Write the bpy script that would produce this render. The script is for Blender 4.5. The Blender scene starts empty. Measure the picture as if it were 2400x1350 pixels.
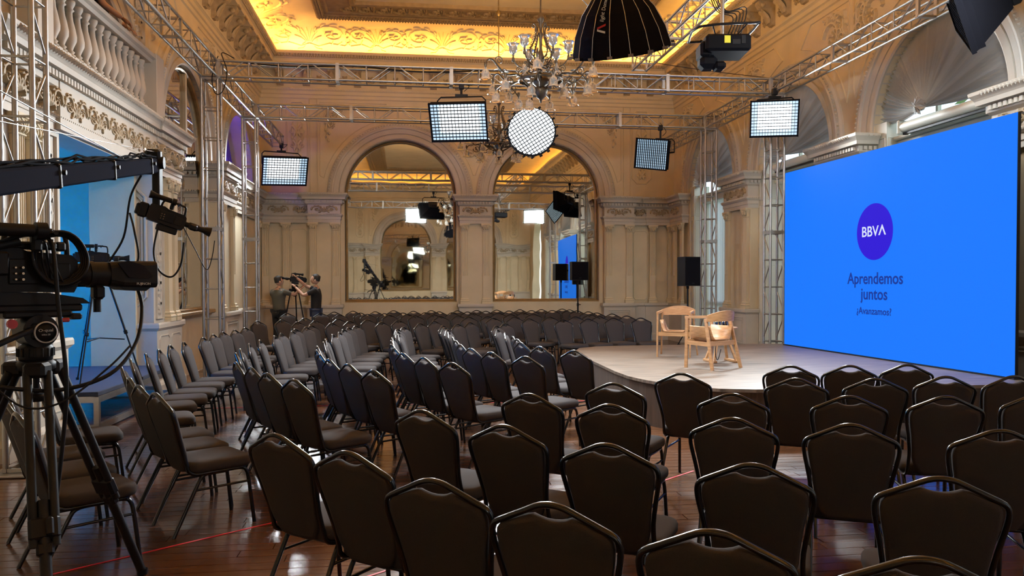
import bpy, math, random
from math import sin, cos, pi, radians, hypot, atan2
from mathutils import Vector as V, Matrix as MX
random.seed(7)
S = bpy.context.scene
COL = S.collection
D = bpy.data

# ---------------------------------------------------------------- camera, exposure, sky
cam_data = D.cameras.new('camera'); cam = D.objects.new('camera', cam_data); COL.objects.link(cam)
cam_data.sensor_width = 36.0; cam_data.lens = 36.0*1831.0/2400.0; cam_data.shift_y = 27.6/2400.0
cam_data.clip_start = .05; cam_data.clip_end = 300
YAW, PITCH, ROLL = radians(7.47), radians(1.284), radians(.129)
fw = V((sin(YAW)*cos(PITCH), cos(YAW)*cos(PITCH), -sin(PITCH))); rt = V((cos(YAW), -sin(YAW), 0)); dn = fw.cross(rt)
r2 = cos(ROLL)*rt + sin(ROLL)*dn; d2 = -sin(ROLL)*rt + cos(ROLL)*dn
cam.matrix_world = MX(((r2.x, -d2.x, -fw.x, 0), (r2.y, -d2.y, -fw.y, 0), (r2.z, -d2.z, -fw.z, 1.65), (0, 0, 0, 1)))
S.camera = cam
S.view_settings.view_transform = 'Standard'; S.view_settings.look = 'None'
S.view_settings.exposure = 0.0; S.view_settings.gamma = 1.0; S.view_settings.use_curve_mapping = False
S.cycles.max_bounces = 8; S.cycles.diffuse_bounces = 4; S.cycles.glossy_bounces = 6; S.cycles.transmission_bounces = 4
S.cycles.transparent_max_bounces = 6; S.cycles.sample_clamp_indirect = 4.0; S.cycles.caustics_reflective = False; S.cycles.caustics_refractive = False
S.cycles.use_adaptive_sampling = True; S.cycles.adaptive_threshold = .03
world = D.worlds.new('world'); S.world = world; world.use_nodes = True
wn = world.node_tree.nodes; wl = world.node_tree.links
bg = wn['Background']; bg.inputs[1].default_value = 11.0
sky = wn.new('ShaderNodeTexSky'); sky.sky_type = 'HOSEK_WILKIE'; sky.turbidity = 6; sky.sun_direction = (-.3, -.5, .8)
hs = wn.new('ShaderNodeHueSaturation'); hs.inputs['Saturation'].default_value = .45; hs.inputs['Value'].default_value = 1.0
wl.new(sky.outputs[0], hs.inputs['Color']); wl.new(hs.outputs[0], bg.inputs[0])

# ---------------------------------------------------------------- light strengths (each lamp is built further down, in its own builder)
P_COVE = 125.0       # hidden LED strips behind the cornice lip
P_SOFT = 205.0       # watts of the lamp in each lit soft box
P_SCREEN = 1.0
P_FILL = 200.0        # each of the added, unseen fill lamps that bounce warm light off the ceiling
P_BLUE = 3000.0      # blue wash in the side room
P_VIOLET = 45.0

# ---------------------------------------------------------------- materials
def newmat(name):
    m = D.materials.new(name); m.use_nodes = True
    return m, m.node_tree.nodes, m.node_tree.links, m.node_tree.nodes['Principled BSDF']
def mat(name, col, rough=.6, metal=0.0, var=.0, vscale=6.0, bump=0.0, bscale=60.0, stretch=None, spec=.5, coat=0.0, sheen=0.0, col2=None, detail=4.0):
    m, n, l, b = newmat(name)
    b.inputs['Base Color'].default_value = (*col, 1); b.inputs['Roughness'].default_value = rough; b.inputs['Metallic'].default_value = metal
    b.inputs['Specular IOR Level'].default_value = spec; b.inputs['Coat Weight'].default_value = coat; b.inputs['Sheen Weight'].default_value = sheen
    if var or bump:
        tc = n.new('ShaderNodeTexCoord'); src = tc.outputs['Object']
        if stretch:
            mp = n.new('ShaderNodeMapping'); mp.inputs['Scale'].default_value = stretch; l.new(src, mp.inputs[0]); src = mp.outputs[0]
    if var:
        t = n.new('ShaderNodeTexNoise'); t.inputs['Scale'].default_value = vscale; t.inputs['Detail'].default_value = detail; l.new(src, t.inputs['Vector'])
        r = n.new('ShaderNodeMapRange'); r.inputs[1].default_value = .3; r.inputs[2].default_value = .7; l.new(t.outputs['Fac'], r.inputs[0])
        mx = n.new('ShaderNodeMix'); mx.data_type = 'RGBA'
        c2 = col2 or tuple(c*(1-var) for c in col)
        mx.inputs[6].default_value = (*col, 1); mx.inputs[7].default_value = (*c2, 1); l.new(r.outputs[0], mx.inputs[0]); l.new(mx.outputs[2], b.inputs['Base Color'])
    if bump:
        t2 = n.new('ShaderNodeTexNoise'); t2.inputs['Scale'].default_value = bscale; t2.inputs['Detail'].default_value = 3; l.new(src, t2.inputs['Vector'])
        bp = n.new('ShaderNodeBump'); bp.inputs['Strength'].default_value = bump; bp.inputs['Distance'].default_value = .01
        l.new(t2.outputs['Fac'], bp.inputs['Height']); l.new(bp.outputs[0], b.inputs['Normal'])
    return m
def emis(name, col, s):
    m, n, l, b = newmat(name)
    b.inputs['Base Color'].default_value = (.8, .8, .8, 1); b.inputs['Emission Color'].default_value = (*col, 1); b.inputs['Emission Strength'].default_value = s
    return m
M = {}
M['plaster'] = mat('cream_plaster', (.78, .66, .45), .62, var=.14, vscale=1.6, bump=.12, bscale=25)
M['ornament'] = mat('ochre_relief_plaster', (.52, .41, .26), .6, var=.3, vscale=9, bump=.2, bscale=40)
M['white'] = mat('white_painted_plaster', (.63, .575, .49), .55, var=.14, vscale=2.2, bump=.1, bscale=30)
M['joinery'] = mat('pale_green_white_joinery', (.74, .75, .66), .45, var=.06, vscale=3)
M['brownrelief'] = mat('brown_ceiling_relief', (.34, .24, .13), .6, var=.3, vscale=8)
M['gilt'] = mat('dull_gilt_frame', (.42, .28, .12), .4, metal=.35, var=.25, vscale=9)
M['alu'] = mat('truss_aluminium', (.47, .455, .44), .42, metal=1.0, var=.12, vscale=12)
M['black'] = mat('black_plastic', (.009, .009, .011), .5, spec=.2)
M['blackmatte'] = mat('black_fabric', (.008, .008, .011), .9, spec=0.03, bump=.15, bscale=90)
M['darkgrey'] = mat('dark_grey_plastic', (.012, .0125, .015), .5, spec=.2)
M['gunmetal'] = mat('jib_anodised_metal', (.022, .025, .036), .7, spec=0.0)
M['steel'] = mat('bright_steel', (.7, .7, .72), .22, metal=1.0)
M['brass'] = mat('aged_bronze', (.10, .072, .045), .5, metal=.7, var=.35, vscale=14)
M['frameblack'] = mat('black_gloss_tube', (.008, .008, .009), .24, spec=.4, coat=.1)
M['fabric'] = mat('grey_brown_upholstery', (.058, .052, .053), .92, spec=.15, var=.14, vscale=260, bump=.25, bscale=420)
M['oak'] = mat('light_oak', (.52, .285, .125), .5, var=.4, vscale=5, stretch=(1, 1, 9), col2=(.36, .18, .07), bump=.05, bscale=30)
M['oakband'] = mat('oak_veneer', (.52, .285, .13), .5, var=.45, vscale=5, stretch=(2, 2, 18), col2=(.34, .165, .065))
M['satin'] = mat('cream_satin', (.66, .60, .52), .33, var=.15, vscale=5, spec=.6, sheen=.3)
M['skin'] = mat('skin', (.52, .30, .21), .5)
M['hair'] = mat('dark_hair', (.015, .011, .009), .6)
M['projector'] = mat('black_projector_case', (.005, .005, .007), .6, spec=.08)
M['tshirt'] = mat('grey_green_cotton', (.085, .085, .070), .9)
M['blackshirt'] = mat('black_cotton', (.012, .012, .015), .9)
M['jeans'] = mat('blue_denim', (.035, .05, .10), .9)
M['blackpants'] = mat('black_trousers', (.010, .010, .012), .9)
M['tape'] = mat('red_tape', (.85, .03, .06), .5)
M['carpet'] = mat('blue_grey_carpet', (.03, .04, .07), .95, bump=.3, bscale=200)
M['yellow'] = mat('yellow_label', (.85, .75, .05), .5)
M['ivory'] = mat('ivory_print', (.75, .75, .75), .5)
M['red'] = mat('red_plastic', (.5, .01, .01), .4)
M['copper'] = mat('brass_connector', (.35, .24, .15), .35, metal=1.0)
M['green'] = mat('leaf_green', (.10, .22, .04), .6, var=.4, vscale=3)
M['ledamber'] = emis('amber_led', (1.0, .47, .07), P_COVE)
M['ledwhite'] = emis('white_led', (1.0, .95, .85), 6.0)
M['soft'] = emis('softbox_diffuser', (.90, .97, 1.0), 2.6)
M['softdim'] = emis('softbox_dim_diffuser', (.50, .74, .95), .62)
M['softskirt'] = emis('softbox_inner_wall', (.46, .74, 1.0), .62)
def glassmat():
    m, n, l, b = newmat('frosted_tulip_glass')
    b.inputs['Base Color'].default_value = (.80, .80, .78, 1); b.inputs['Roughness'].default_value = .15
    b.inputs['Transmission Weight'].default_value = .82; b.inputs['IOR'].default_value = 1.3
    return m
M['tulip'] = glassmat()
def clearglass():
    m, n, l, b = newmat('clear_glass')
    b.inputs['Base Color'].default_value = (.95, .98, 1, 1); b.inputs['Roughness'].default_value = .03; b.inputs['Transmission Weight'].default_value = 1; b.inputs['IOR'].default_value = 1.45
    return m
M['glass'] = clearglass()
def mirrormat():                                  # old hand-made mirror glass: slightly wavy
    m, n, l, b = newmat('old_mirror_glass')
    b.inputs['Base Color'].default_value = (.76, .74, .66, 1); b.inputs['Metallic'].default_value = 1; b.inputs['Roughness'].default_value = .015
    tc = n.new('ShaderNodeTexCoord'); t = n.new('ShaderNodeTexNoise'); t.inputs['Scale'].default_value = 1.3; t.inputs['Detail'].default_value = 1
    l.new(tc.outputs['Object'], t.inputs['Vector'])
    bp = n.new('ShaderNodeBump'); bp.inputs['Strength'].default_value = .035; bp.inputs['Distance'].default_value = .03
    l.new(t.outputs['Fac'], bp.inputs['Height']); l.new(bp.outputs[0], b.inputs['Normal'])
    return m
M['mirror'] = mirrormat()
def floormat():
    m, n, l, b = newmat('varnished_floorboards')
    tc = n.new('ShaderNodeTexCoord'); g = n.new('ShaderNodeNewGeometry')
    mp = n.new('ShaderNodeMapping'); mp.inputs['Scale'].default_value = (1.2, 14, 14); l.new(g.outputs['Position'], mp.inputs[0])
    t = n.new('ShaderNodeTexNoise'); t.inputs['Scale'].default_value = 3; t.inputs['Detail'].default_value = 5; l.new(mp.outputs[0], t.inputs['Vector'])
    cr = n.new('ShaderNodeValToRGB'); e = cr.color_ramp.elements
    e[0].position = .25; e[0].color = (.072, .028, .012, 1); e[1].position = .85; e[1].color = (.140, .058, .024, 1)
    ad = n.new('ShaderNodeMath'); ad.operation = 'MULTIPLY_ADD'; ad.inputs[1].default_value = .45; l.new(g.outputs['Random Per Island'], ad.inputs[0])
    mu = n.new('ShaderNodeMath'); mu.operation = 'MULTIPLY'; mu.inputs[1].default_value = .75; l.new(t.outputs['Fac'], mu.inputs[0]); l.new(mu.outputs[0], ad.inputs[2])
    l.new(ad.outputs[0], cr.inputs[0]); l.new(cr.outputs[0], b.inputs['Base Color'])
    b.inputs['Roughness'].default_value = .19; b.inputs['Coat Weight'].default_value = .3; b.inputs['Coat Roughness'].default_value = .12
    t2 = n.new('ShaderNodeTexNoise'); t2.inputs['Scale'].default_value = 1.6; t2.inputs['Detail'].default_value = 2; l.new(mp.outputs[0], t2.inputs['Vector'])
    r = n.new('ShaderNodeMapRange'); r.inputs[3].default_value = .12; r.inputs[4].default_value = .34; l.new(t2.outputs['Fac'], r.inputs[0]); l.new(r.outputs[0], b.inputs['Roughness'])
    bp = n.new('ShaderNodeBump'); bp.inputs['Strength'].default_value = .10; bp.inputs['Distance'].default_value = .02; l.new(t2.outputs['Fac'], bp.inputs['Height']); l.new(bp.outputs[0], b.inputs['Normal'])
    return m
M['floor'] = floormat()
def stagemat(name, sc, c0, c1, rough):
    m, n, l, b = newmat(name)
    tc = n.new('ShaderNodeTexCoord'); mp = n.new('ShaderNodeMapping'); mp.inputs['Scale'].default_value = sc; l.new(tc.outputs['Object'], mp.inputs[0])
    t = n.new('ShaderNodeTexNoise'); t.inputs['Scale'].default_value = 2.2; t.inputs['Detail'].default_value = 6; t.inputs['Roughness'].default_value = .6; l.new(mp.outputs[0], t.inputs['Vector'])
    cr = n.new('ShaderNodeValToRGB'); e = cr.color_ramp.elements
    e[0].position = .3; e[0].color = (*c0, 1); e[1].position = .72; e[1].color = (*c1, 1); l.new(t.outputs['Fac'], cr.inputs[0]); l.new(cr.outputs[0], b.inputs['Base Color'])
    b.inputs['Roughness'].default_value = rough
    return m
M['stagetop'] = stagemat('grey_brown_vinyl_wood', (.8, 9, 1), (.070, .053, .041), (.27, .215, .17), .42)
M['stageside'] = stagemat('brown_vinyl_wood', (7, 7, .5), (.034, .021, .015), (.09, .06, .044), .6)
def sheermat():
    m, n, l, b = newmat('white_sheer_curtain')
    tr = n.new('ShaderNodeBsdfTranslucent'); tr.inputs[0].default_value = (.9, .93, .95, 1); df = n.new('ShaderNodeBsdfDiffuse'); df.inputs[0].default_value = (.85, .88, .9, 1)
    mx = n.new('ShaderNodeMixShader'); mx.inputs[0].default_value = .6; l.new(df.outputs[0], mx.inputs[1]); l.new(tr.outputs[0], mx.inputs[2]); l.new(mx.outputs[0], n['Material Output'].inputs[0])
    return m
M['sheer'] = sheermat()
def fanmat():                                      # gathered satin, lets some daylight through
    m, n, l, b = newmat('gathered_satin')
    b.inputs['Base Color'].default_value = (.50, .44, .38, 1); b.inputs['Roughness'].default_value = .28; b.inputs['Sheen Weight'].default_value = .2
    tr = n.new('ShaderNodeBsdfTranslucent'); tr.inputs[0].default_value = (.55, .58, .6, 1)
    mx = n.new('ShaderNodeMixShader'); mx.inputs[0].default_value = .24; l.new(b.outputs[0], mx.inputs[1]); l.new(tr.outputs[0], mx.inputs[2]); l.new(mx.outputs[0], n['Material Output'].inputs[0])
    return m
M['fan'] = fanmat()
M['violet'] = mat('violet_drape', (.10, .06, .55), .7)
M['screen'] = emis('led_screen_blue', (.012, .195, 1.0), P_SCREEN)
M['logo'] = emis('screen_violet', (.035, .012, .72), .95)
M['logotext'] = emis('screen_white', (.72, .78, 1.0), 1.0)
M['screentext'] = emis('screen_dark_blue', (.015, .055, .42), .75)
for k in ('screen', 'logo', 'logotext', 'screentext'):
    bb = M[k].node_tree.nodes['Principled BSDF']; bb.inputs['Base Color'].default_value = (.003, .003, .004, 1); bb.inputs['Specular IOR Level'].default_value = .03; bb.inputs['Roughness'].default_value = .9

# ---------------------------------------------------------------- mesh builder
class MB:
    def __init__(s): s.v = []; s.f = []; s.mi = []; s.sm = []
    def add(s, vs, fs, mi=0, smooth=False, T=None):
        o = len(s.v)
        s.v += [tuple(T @ V(p)) for p in vs] if T is not None else [tuple(p) for p in vs]
        s.f += [tuple(i+o for i in f) for f in fs]; s.mi += [mi]*len(fs); s.sm += [smooth]*len(fs)
        return s
    def box(s, c, d, T=None, mi=0, bev=0.0):
        x, y, z = c; a, b, e = d[0]/2, d[1]/2, d[2]/2
        if bev:
            k = min(bev, a*.9, b*.9, e*.9); vs = []
            for sx in (-1, 1):
                for sy in (-1, 1):
                    for sz in (-1, 1):
                        vs += [(x+sx*(a-k), y+sy*(b-k), z+sz*e), (x+sx*(a-k), y+sy*b, z+sz*(e-k)), (x+sx*a, y+sy*(b-k), z+sz*(e-k))]
            ix = lambda sx, sy, sz, j: (((sx+1)//2)*4+((sy+1)//2)*2+((sz+1)//2))*3+j
            fs = []
            for q in (-1, 1):
                fs.append([ix(-1, -1, q, 0), ix(1, -1, q, 0), ix(1, 1, q, 0), ix(-1, 1, q, 0)][::q])
                fs.append([ix(-1, q, -1, 1), ix(-1, q, 1, 1), ix(1, q, 1, 1), ix(1, q, -1, 1)][::q])
                fs.append([ix(q, -1, -1, 2), ix(q, 1, -1, 2), ix(q, 1, 1, 2), ix(q, -1, 1, 2)][::q])
            for p in (-1, 1):
                for q in (-1, 1):
                    fs.append([ix(-1, p, q, 0), ix(1, p, q, 0), ix(1, p, q, 1), ix(-1, p, q, 1)][::-p*q])
                    fs.append([ix(p, -1, q, 0), ix(p, 1, q, 0), ix(p, 1, q, 2), ix(p, -1, q, 2)][::p*q])
                    fs.append([ix(p, q, -1, 1), ix(p, q, 1, 1), ix(p, q, 1, 2), ix(p, q, -1, 2)][::-p*q])
                    for r in (-1, 1): fs.append([ix(p, q, r, 0), ix(p, q, r, 1), ix(p, q, r, 2)][::p*q*r])
            return s.add(vs, fs, mi, False, T)
        vs = [(x+i*a, y+j*b, z+k*e) for k in (-1, 1) for j in (-1, 1) for i in (-1, 1)]
        return s.add(vs, [(0, 2, 3, 1), (4, 5, 7, 6), (0, 1, 5, 4), (2, 6, 7, 3), (0, 4, 6, 2), (1, 3, 7, 5)], mi, False, T)
    def tube(s, pts, r, n=8, closed=False, cap=True, mi=0, T=None, flat=1.0, up=None, smooth=True):
        P = [V(p) for p in pts]; m = len(P)
        if m < 2: return s
        R = r if isinstance(r, (list, tuple)) else [r]*m
        tg = []
        for i in range(m):
            a = P[(i-1) % m] if (closed or i > 0) else P[i]; b = P[(i+1) % m] if (closed or i < m-1) else P[i]
            t = b-a
            tg.append(t.normalized() if t.length > 1e-9 else V((0, 0, 1)))
        t0 = tg[0]; nrm = V(up) if up else (V((0, 0, 1)) if abs(t0.z) < .9 else V((0, 1, 0)))
        vs = []
        for i in range(m):
            t = tg[i]; nrm = nrm - t*nrm.dot(t)
            if nrm.length < 1e-6: nrm = t.orthogonal()
            nrm.normalize(); bi = t.cross(nrm)
            for k in range(n):
                a = 2*pi*(k+.5)/n; vs.append(P[i] + nrm*(cos(a)*R[i]*flat) + bi*(sin(a)*R[i]))
        fs = []
        for i in range(m if closed else m-1):
            j = (i+1) % m
            for k in range(n):
                k2 = (k+1) % n; fs.append((i*n+k, i*n+k2, j*n+k2, j*n+k))
        s.add(vs, fs, mi, smooth, T)
        if cap and not closed:
            s.add(vs[:n], [tuple(range(n))[::-1]], mi, False, T); s.add(vs[-n:], [tuple(range(n))], mi, False, T)
        return s
    def lathe(s, prof, n=16, T=None, mi=0, smooth=True, a0=0, a1=2*pi, wav=0, wn=6):
        full = abs(a1-a0-2*pi) < 1e-6; cols = n if full else n+1; vs = []
        for q, (r, z) in enumerate(prof):
            for k in range(cols):
                a = a0+(a1-a0)*k/n; w = 1+wav*cos(wn*a)*(q/max(1, len(prof)-1))
                vs.append((r*w*cos(a), r*w*sin(a), z))
        fs = []
        for i in range(len(prof)-1):
            for k in range(n):
                k2 = (k+1) % cols; fs.append((i*cols+k, i*cols+k2, (i+1)*cols+k2, (i+1)*cols+k))
        return s.add(vs, fs, mi, smooth, T)
    def prism(s, poly, z0, z1, T=None, mi=0, caps=True):      # poly in local xy, extruded along z
        n = len(poly); vs = [(x, y, z0) for x, y in poly]+[(x, y, z1) for x, y in poly]
        fs = [(i, (i+1) % n, (i+1) % n+n, i+n) for i in range(n)]
        if caps: fs += [tuple(range(n))[::-1], tuple(range(n, 2*n))]
        return s.add(vs, fs, mi, False, T)
    def loft(s, rings, mi=0, T=None, smooth=True, cap0=True, cap1=True, closed=True):
        n = len(rings[0]); vs = [p for r in rings for p in r]; fs = []
        for i in range(len(rings)-1):
            for k in range(n if closed else n-1):
                k2 = (k+1) % n; fs.append((i*n+k, i*n+k2, (i+1)*n+k2, (i+1)*n+k))
        if cap0: fs.append(tuple(range(n))[::-1])
        if cap1: fs.append(tuple(range((len(rings)-1)*n, len(rings)*n)))
        return s.add(vs, fs, mi, smooth, T)
    def sweep(s, path, prof, closed=False, mi=0, T=None, ends=True):   # horizontal path (x,y), profile (out, z); out is to the RIGHT of travel
        m = len(path); P = [V((p[0], p[1])) for p in path]; off = []
        for i in range(m):
            d0 = (P[i]-P[i-1]).normalized() if (closed or i > 0) else None
            d1 = (P[(i+1) % m]-P[i]).normalized() if (closed or i < m-1) else None
            d0 = d0 or d1; d1 = d1 or d0
            n0 = V((d0.y, -d0.x)); n1 = V((d1.y, -d1.x)); b = n0+n1
            off.append(b/max(.25, (1+n0.dot(n1))))
        k = len(prof); vs = [(P[i].x+off[i].x*o, P[i].y+off[i].y*o, z) for i in range(m) for o, z in prof]; fs = []
        for i in range(m if closed else m-1):
            j = (i+1) % m
            for q in range(k-1): fs.append((i*k+q, j*k+q, j*k+q+1, i*k+q+1))
        if ends and not closed: fs += [tuple(range(k)), tuple(range((m-1)*k, m*k))[::-1]]
        return s.add(vs, fs, mi, False, T)
    def ridge(s, pts, w, h, F, mi=0):            # half-round relief strip along a 2-D polyline, mapped on a surface by F(u, v, height)
        m = len(pts); W = w if isinstance(w, (list, tuple)) else [w]*m; vs = []
        for i in range(m):
            a = pts[max(0, i-1)]; b = pts[min(m-1, i+1)]; dx, dy = b[0]-a[0], b[1]-a[1]; L = hypot(dx, dy) or 1
            nx, ny = -dy/L, dx/L; x, y = pts[i]; ww = W[i]; hh = h*min(1, ww/(max(W) or 1)+.15)
            vs += [F(x+nx*ww, y+ny*ww, 0), F(x+nx*ww*.45, y+ny*ww*.45, hh), F(x-nx*ww*.45, y-ny*ww*.45, hh), F(x-nx*ww, y-ny*ww, 0)]
        fs = []
        for i in range(m-1):
            for q in range(3): fs.append((i*4+q, i*4+4+q, i*4+5+q, i*4+1+q))
        fs += [(0, 1, 2, 3), (m*4-1, m*4-2, m*4-3, m*4-4)]
        return s.add(vs, fs, mi, False)
    def mesh(s, name, mats):
        me = D.meshes.new(name); me.from_pydata(s.v, [], s.f)
        for m in (mats if isinstance(mats, (list, tuple)) else [mats]): me.materials.append(M[m] if isinstance(m, str) else m)
        me.polygons.foreach_set('material_index', s.mi); me.polygons.foreach_set('use_smooth', s.sm); me.update()
        return me
    def build(s, name, mats, parent=None, loc=None, rot=None, kind=None, label=None):
        o = put(name, s.mesh(name, mats), parent, loc, rot)
        if kind: o['kind'] = kind
        if label: o['label'] = label
        return o
def put(name, me, parent=None, loc=None, rot=None, scale=None):
    o = D.objects.new(name, me); COL.objects.link(o)
    if parent: o.parent = parent
    if loc is not None: o.location = loc
    if rot is not None: o.rotation_euler = rot
    if scale is not None: o.scale = scale
    return o
def tag(o, label, cat, group=None):
    o['label'] = label; o['category'] = cat
    if group: o['group'] = group
    return o
def thing(name, label, cat, loc=(0, 0, 0), rotz=0.0, group=None, rot=None):
    o = D.objects.new(name, None); COL.objects.link(o); o.location = loc; o.empty_display_size = .1
    o.rotation_euler = rot or (0, 0, rotz)
    return tag(o, label, cat, group)
def dup(root, loc, rot, label=None, group=None, name=None):
    r = root.copy(); COL.objects.link(r); r.location = loc; r.rotation_euler = rot
    if label: r['label'] = label
    if group: r['group'] = group
    for ch in list(root.children):
        c = ch.copy(); COL.objects.link(c); c.parent = r
        for g in list(ch.children):
            d = g.copy(); COL.objects.link(d); d.parent = c
    return r
def struct(o): o['kind'] = 'structure'; return o
def arc(cx, cy, r, a0, a1, n): return [(cx+r*cos(a0+(a1-a0)*i/n), cy+r*sin(a0+(a1-a0)*i/n)) for i in range(n+1)]
def smooth_path(pts, n=6, closed=False):         # Catmull-Rom
    P = [V(p) for p in pts]; m = len(P); out = []
    g = (lambda i: P[i % m]) if closed else (lambda i: P[max(0, min(m-1, i))])
    for i in range(m if closed else m-1):
        a, b, c, d = g(i-1), g(i), g(i+1), g(i+2)
        for k in range(n):
            t = k/n; out.append(.5*((2*b)+(c-a)*t+(2*a-5*b+4*c-d)*t*t+(3*b-a-3*c+d)*t**3))
    if not closed: out.append(P[-1])
    return out
ORD = ['first', 'second', 'third', 'fourth', 'fifth', 'sixth', 'seventh', 'eighth', 'ninth', 'tenth', 'eleventh', 'twelfth', 'thirteenth', 'fourteenth', 'fifteenth',
       'sixteenth', 'seventeenth', 'eighteenth', 'nineteenth', 'twentieth', 'twenty-first', 'twenty-second', 'twenty-third', 'twenty-fourth', 'twenty-fifth', 'twenty-sixth',
       'twenty-seventh', 'twenty-eighth', 'twenty-ninth', 'thirtieth', 'thirty-first', 'thirty-second', 'thirty-third', 'thirty-fourth', 'thirty-fifth', 'thirty-sixth', 'thirty-seventh', 'thirty-eighth']
# ---------------------------------------------------------------- relief motifs (lists of (polyline, width) in motif units)
def spiral(cx, cy, r, turns, a0, s, w, n=18, r1=.12):
    out = []; W = []
    for i in range(n+1):
        t = i/n; rr = r*(1-t*(1-r1)); a = a0+s*2*pi*turns*t
        out.append((cx+rr*cos(a), cy+rr*sin(a))); W.append(w*(1-.55*t))
    return (out, W)
def leaf(x, y, a, L, w, curl=.6):
    out = []; W = [w*.35, w*.9, w, w*.75, w*.12]
    for i in range(5):
        t = i/4; aa = a+curl*t; out.append((x+L*t*cos(a+curl*t*.5), y+L*t*sin(a+curl*t*.5)))
    return (out, W)
def flower(x, y, r, k=6):
    return [leaf(x+.2*r*cos(2*pi*i/k), y+.2*r*sin(2*pi*i/k), 2*pi*i/k, r*.8, r*.26, .2) for i in range(k)]
def scroll(s=1, flip=1):                          # one acanthus scroll, radius about 1, centred on 0, 0
    L = [spiral(0, 0, 1.0, 1.35, pi*.95 if s > 0 else pi*.05, -s*flip, .13)] + flower(0, 0, .42, 5)
    for k in range(7):
        a = (pi*.9 if s > 0 else pi*.1) - s*flip*k*.62
        L.append(leaf(.98*cos(a), .98*sin(a), a-s*flip*1.0, .5, .13, -s*flip*.9))
    return L
def mapm(L, x, y, sx, sy=None, w=None):
    sy = sy or sx; w = w or abs(sy)
    return [([(x+p[0]*sx, y+p[1]*sy) for p in pts], [q*w for q in W]) for pts, W in L]
def frieze_panel(a, b):                            # two facing scrolls and a palmette, half-size a x b
    L = mapm(scroll(1), -a*.5, 0, a*.36, b*.85, b) + mapm(scroll(-1), a*.5, 0, a*.36, b*.85, b)
    for k in range(-2, 3): L.append(leaf(0, -b*.8, pi/2+k*.42, b*1.55, b*.16, k*.25))
    for s in (-1, 1):
        L.append(leaf(s*a*.88, -b*.4, pi/2, b*1.1, b*.22, s*.8)); L.append(leaf(s*a*.2, b*.1, pi/2-s*.9, b*.9, b*.2, s*.8)); L.append(leaf(s*a*.2, -b*.3, -s*.9+(pi if s < 0 else 0), b*.8, b*.2, .6))
    return L
def candelabra(h):                                # tall pendant of husks, masks and ribbons, half-height h
    L = [([(0, h*.95), (0, h*.3), (0, -h*.3), (0, -h*.9)], [.02]*4)]
    for z, k in ((.78, .17), (.30, .22), (-.12, .2), (-.55, .18), (-.85, .15)):
        for s in (-1, 1):
            L.append(spiral(s*k*.62, z*h, k*.55, 1.0, pi/2, s, .035, 10)); L.append(leaf(0, z*h, pi/2-s*.9, k*1.1, .05, s*.7)); L.append(leaf(0, z*h, -pi/2+s*.7, k*1.0, .045, -s*.5))
        L += flower(0, z*h-.02, k*.38, 5)
    for s in (-1, 1): L.append(([(0, h*.7), (s*.14, h*.5), (s*.16, h*.1), (s*.08, -h*.25), (0, -h*.4)], [.014]*5))
    return L
def spandrel():                                   # foliage filling an arch corner: branch to the right and branch down
    L = [([(0, 0), (.25, .04), (.55, 0), (.9, .06)], [.05, .045, .03, .01]), ([(0, 0), (.02, -.3), (-.03, -.65), (.03, -1.1)], [.05, .045, .03, .01])]
    L += mapm(scroll(1), .18, -.2, .2, .2, .3) + mapm(scroll(-1), .46, -.06, .12, .12, .2) + mapm(scroll(1), .1, -.52, .13, .13, .2)
    for k in range(8):
        t = .12+k*.1; s = 1 if k % 2 else -1
        L.append(leaf(t, .02, s*.9, .2-.012*k, .035, -s*.8)); L.append(leaf(0, -t*1.2, -pi/2+s*.9, .21-.012*k, .035, -s*.8))
    return L
def relief(name, L, F, h, m='ornament', parent=None, kind=None):
    b = MB()
    for pts, W in L: b.ridge(pts, W, h, F)
    o = b.build(name, m, parent)
    if kind: o['kind'] = kind
    return o
PL = lambda o: (lambda u, v, h: (u, -(o+h), v))   # relief on a flat wall face at distance o in front of the wall line
def border(pts, w=.02):                           # closed moulding line
    return [(pts+[pts[0]], [w]*(len(pts)+1))]
def rect(u0, v0, u1, v1, c=0.0):
    return [(u0+c, v0), (u1-c, v0), (u1, v0+c), (u1, v1-c), (u1-c, v1), (u0+c, v1), (u0, v1-c), (u0, v0+c)] if c else [(u0, v0), (u1, v0), (u1, v1), (u0, v1)]

# ---------------------------------------------------------------- room
XL, XR, YB, YF, XC, YC = -3.95, 7.55, 21.7, -4.9, 1.8, 8.4
ZS, ZTOP = 4.04, 7.72                             # arch springing, top of the wall
BAYS = (19.0, 14.75, 10.5, 6.25, 2.0, -2.25); PIERS = (16.875, 12.625, 8.375, 4.125, -.125)

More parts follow.
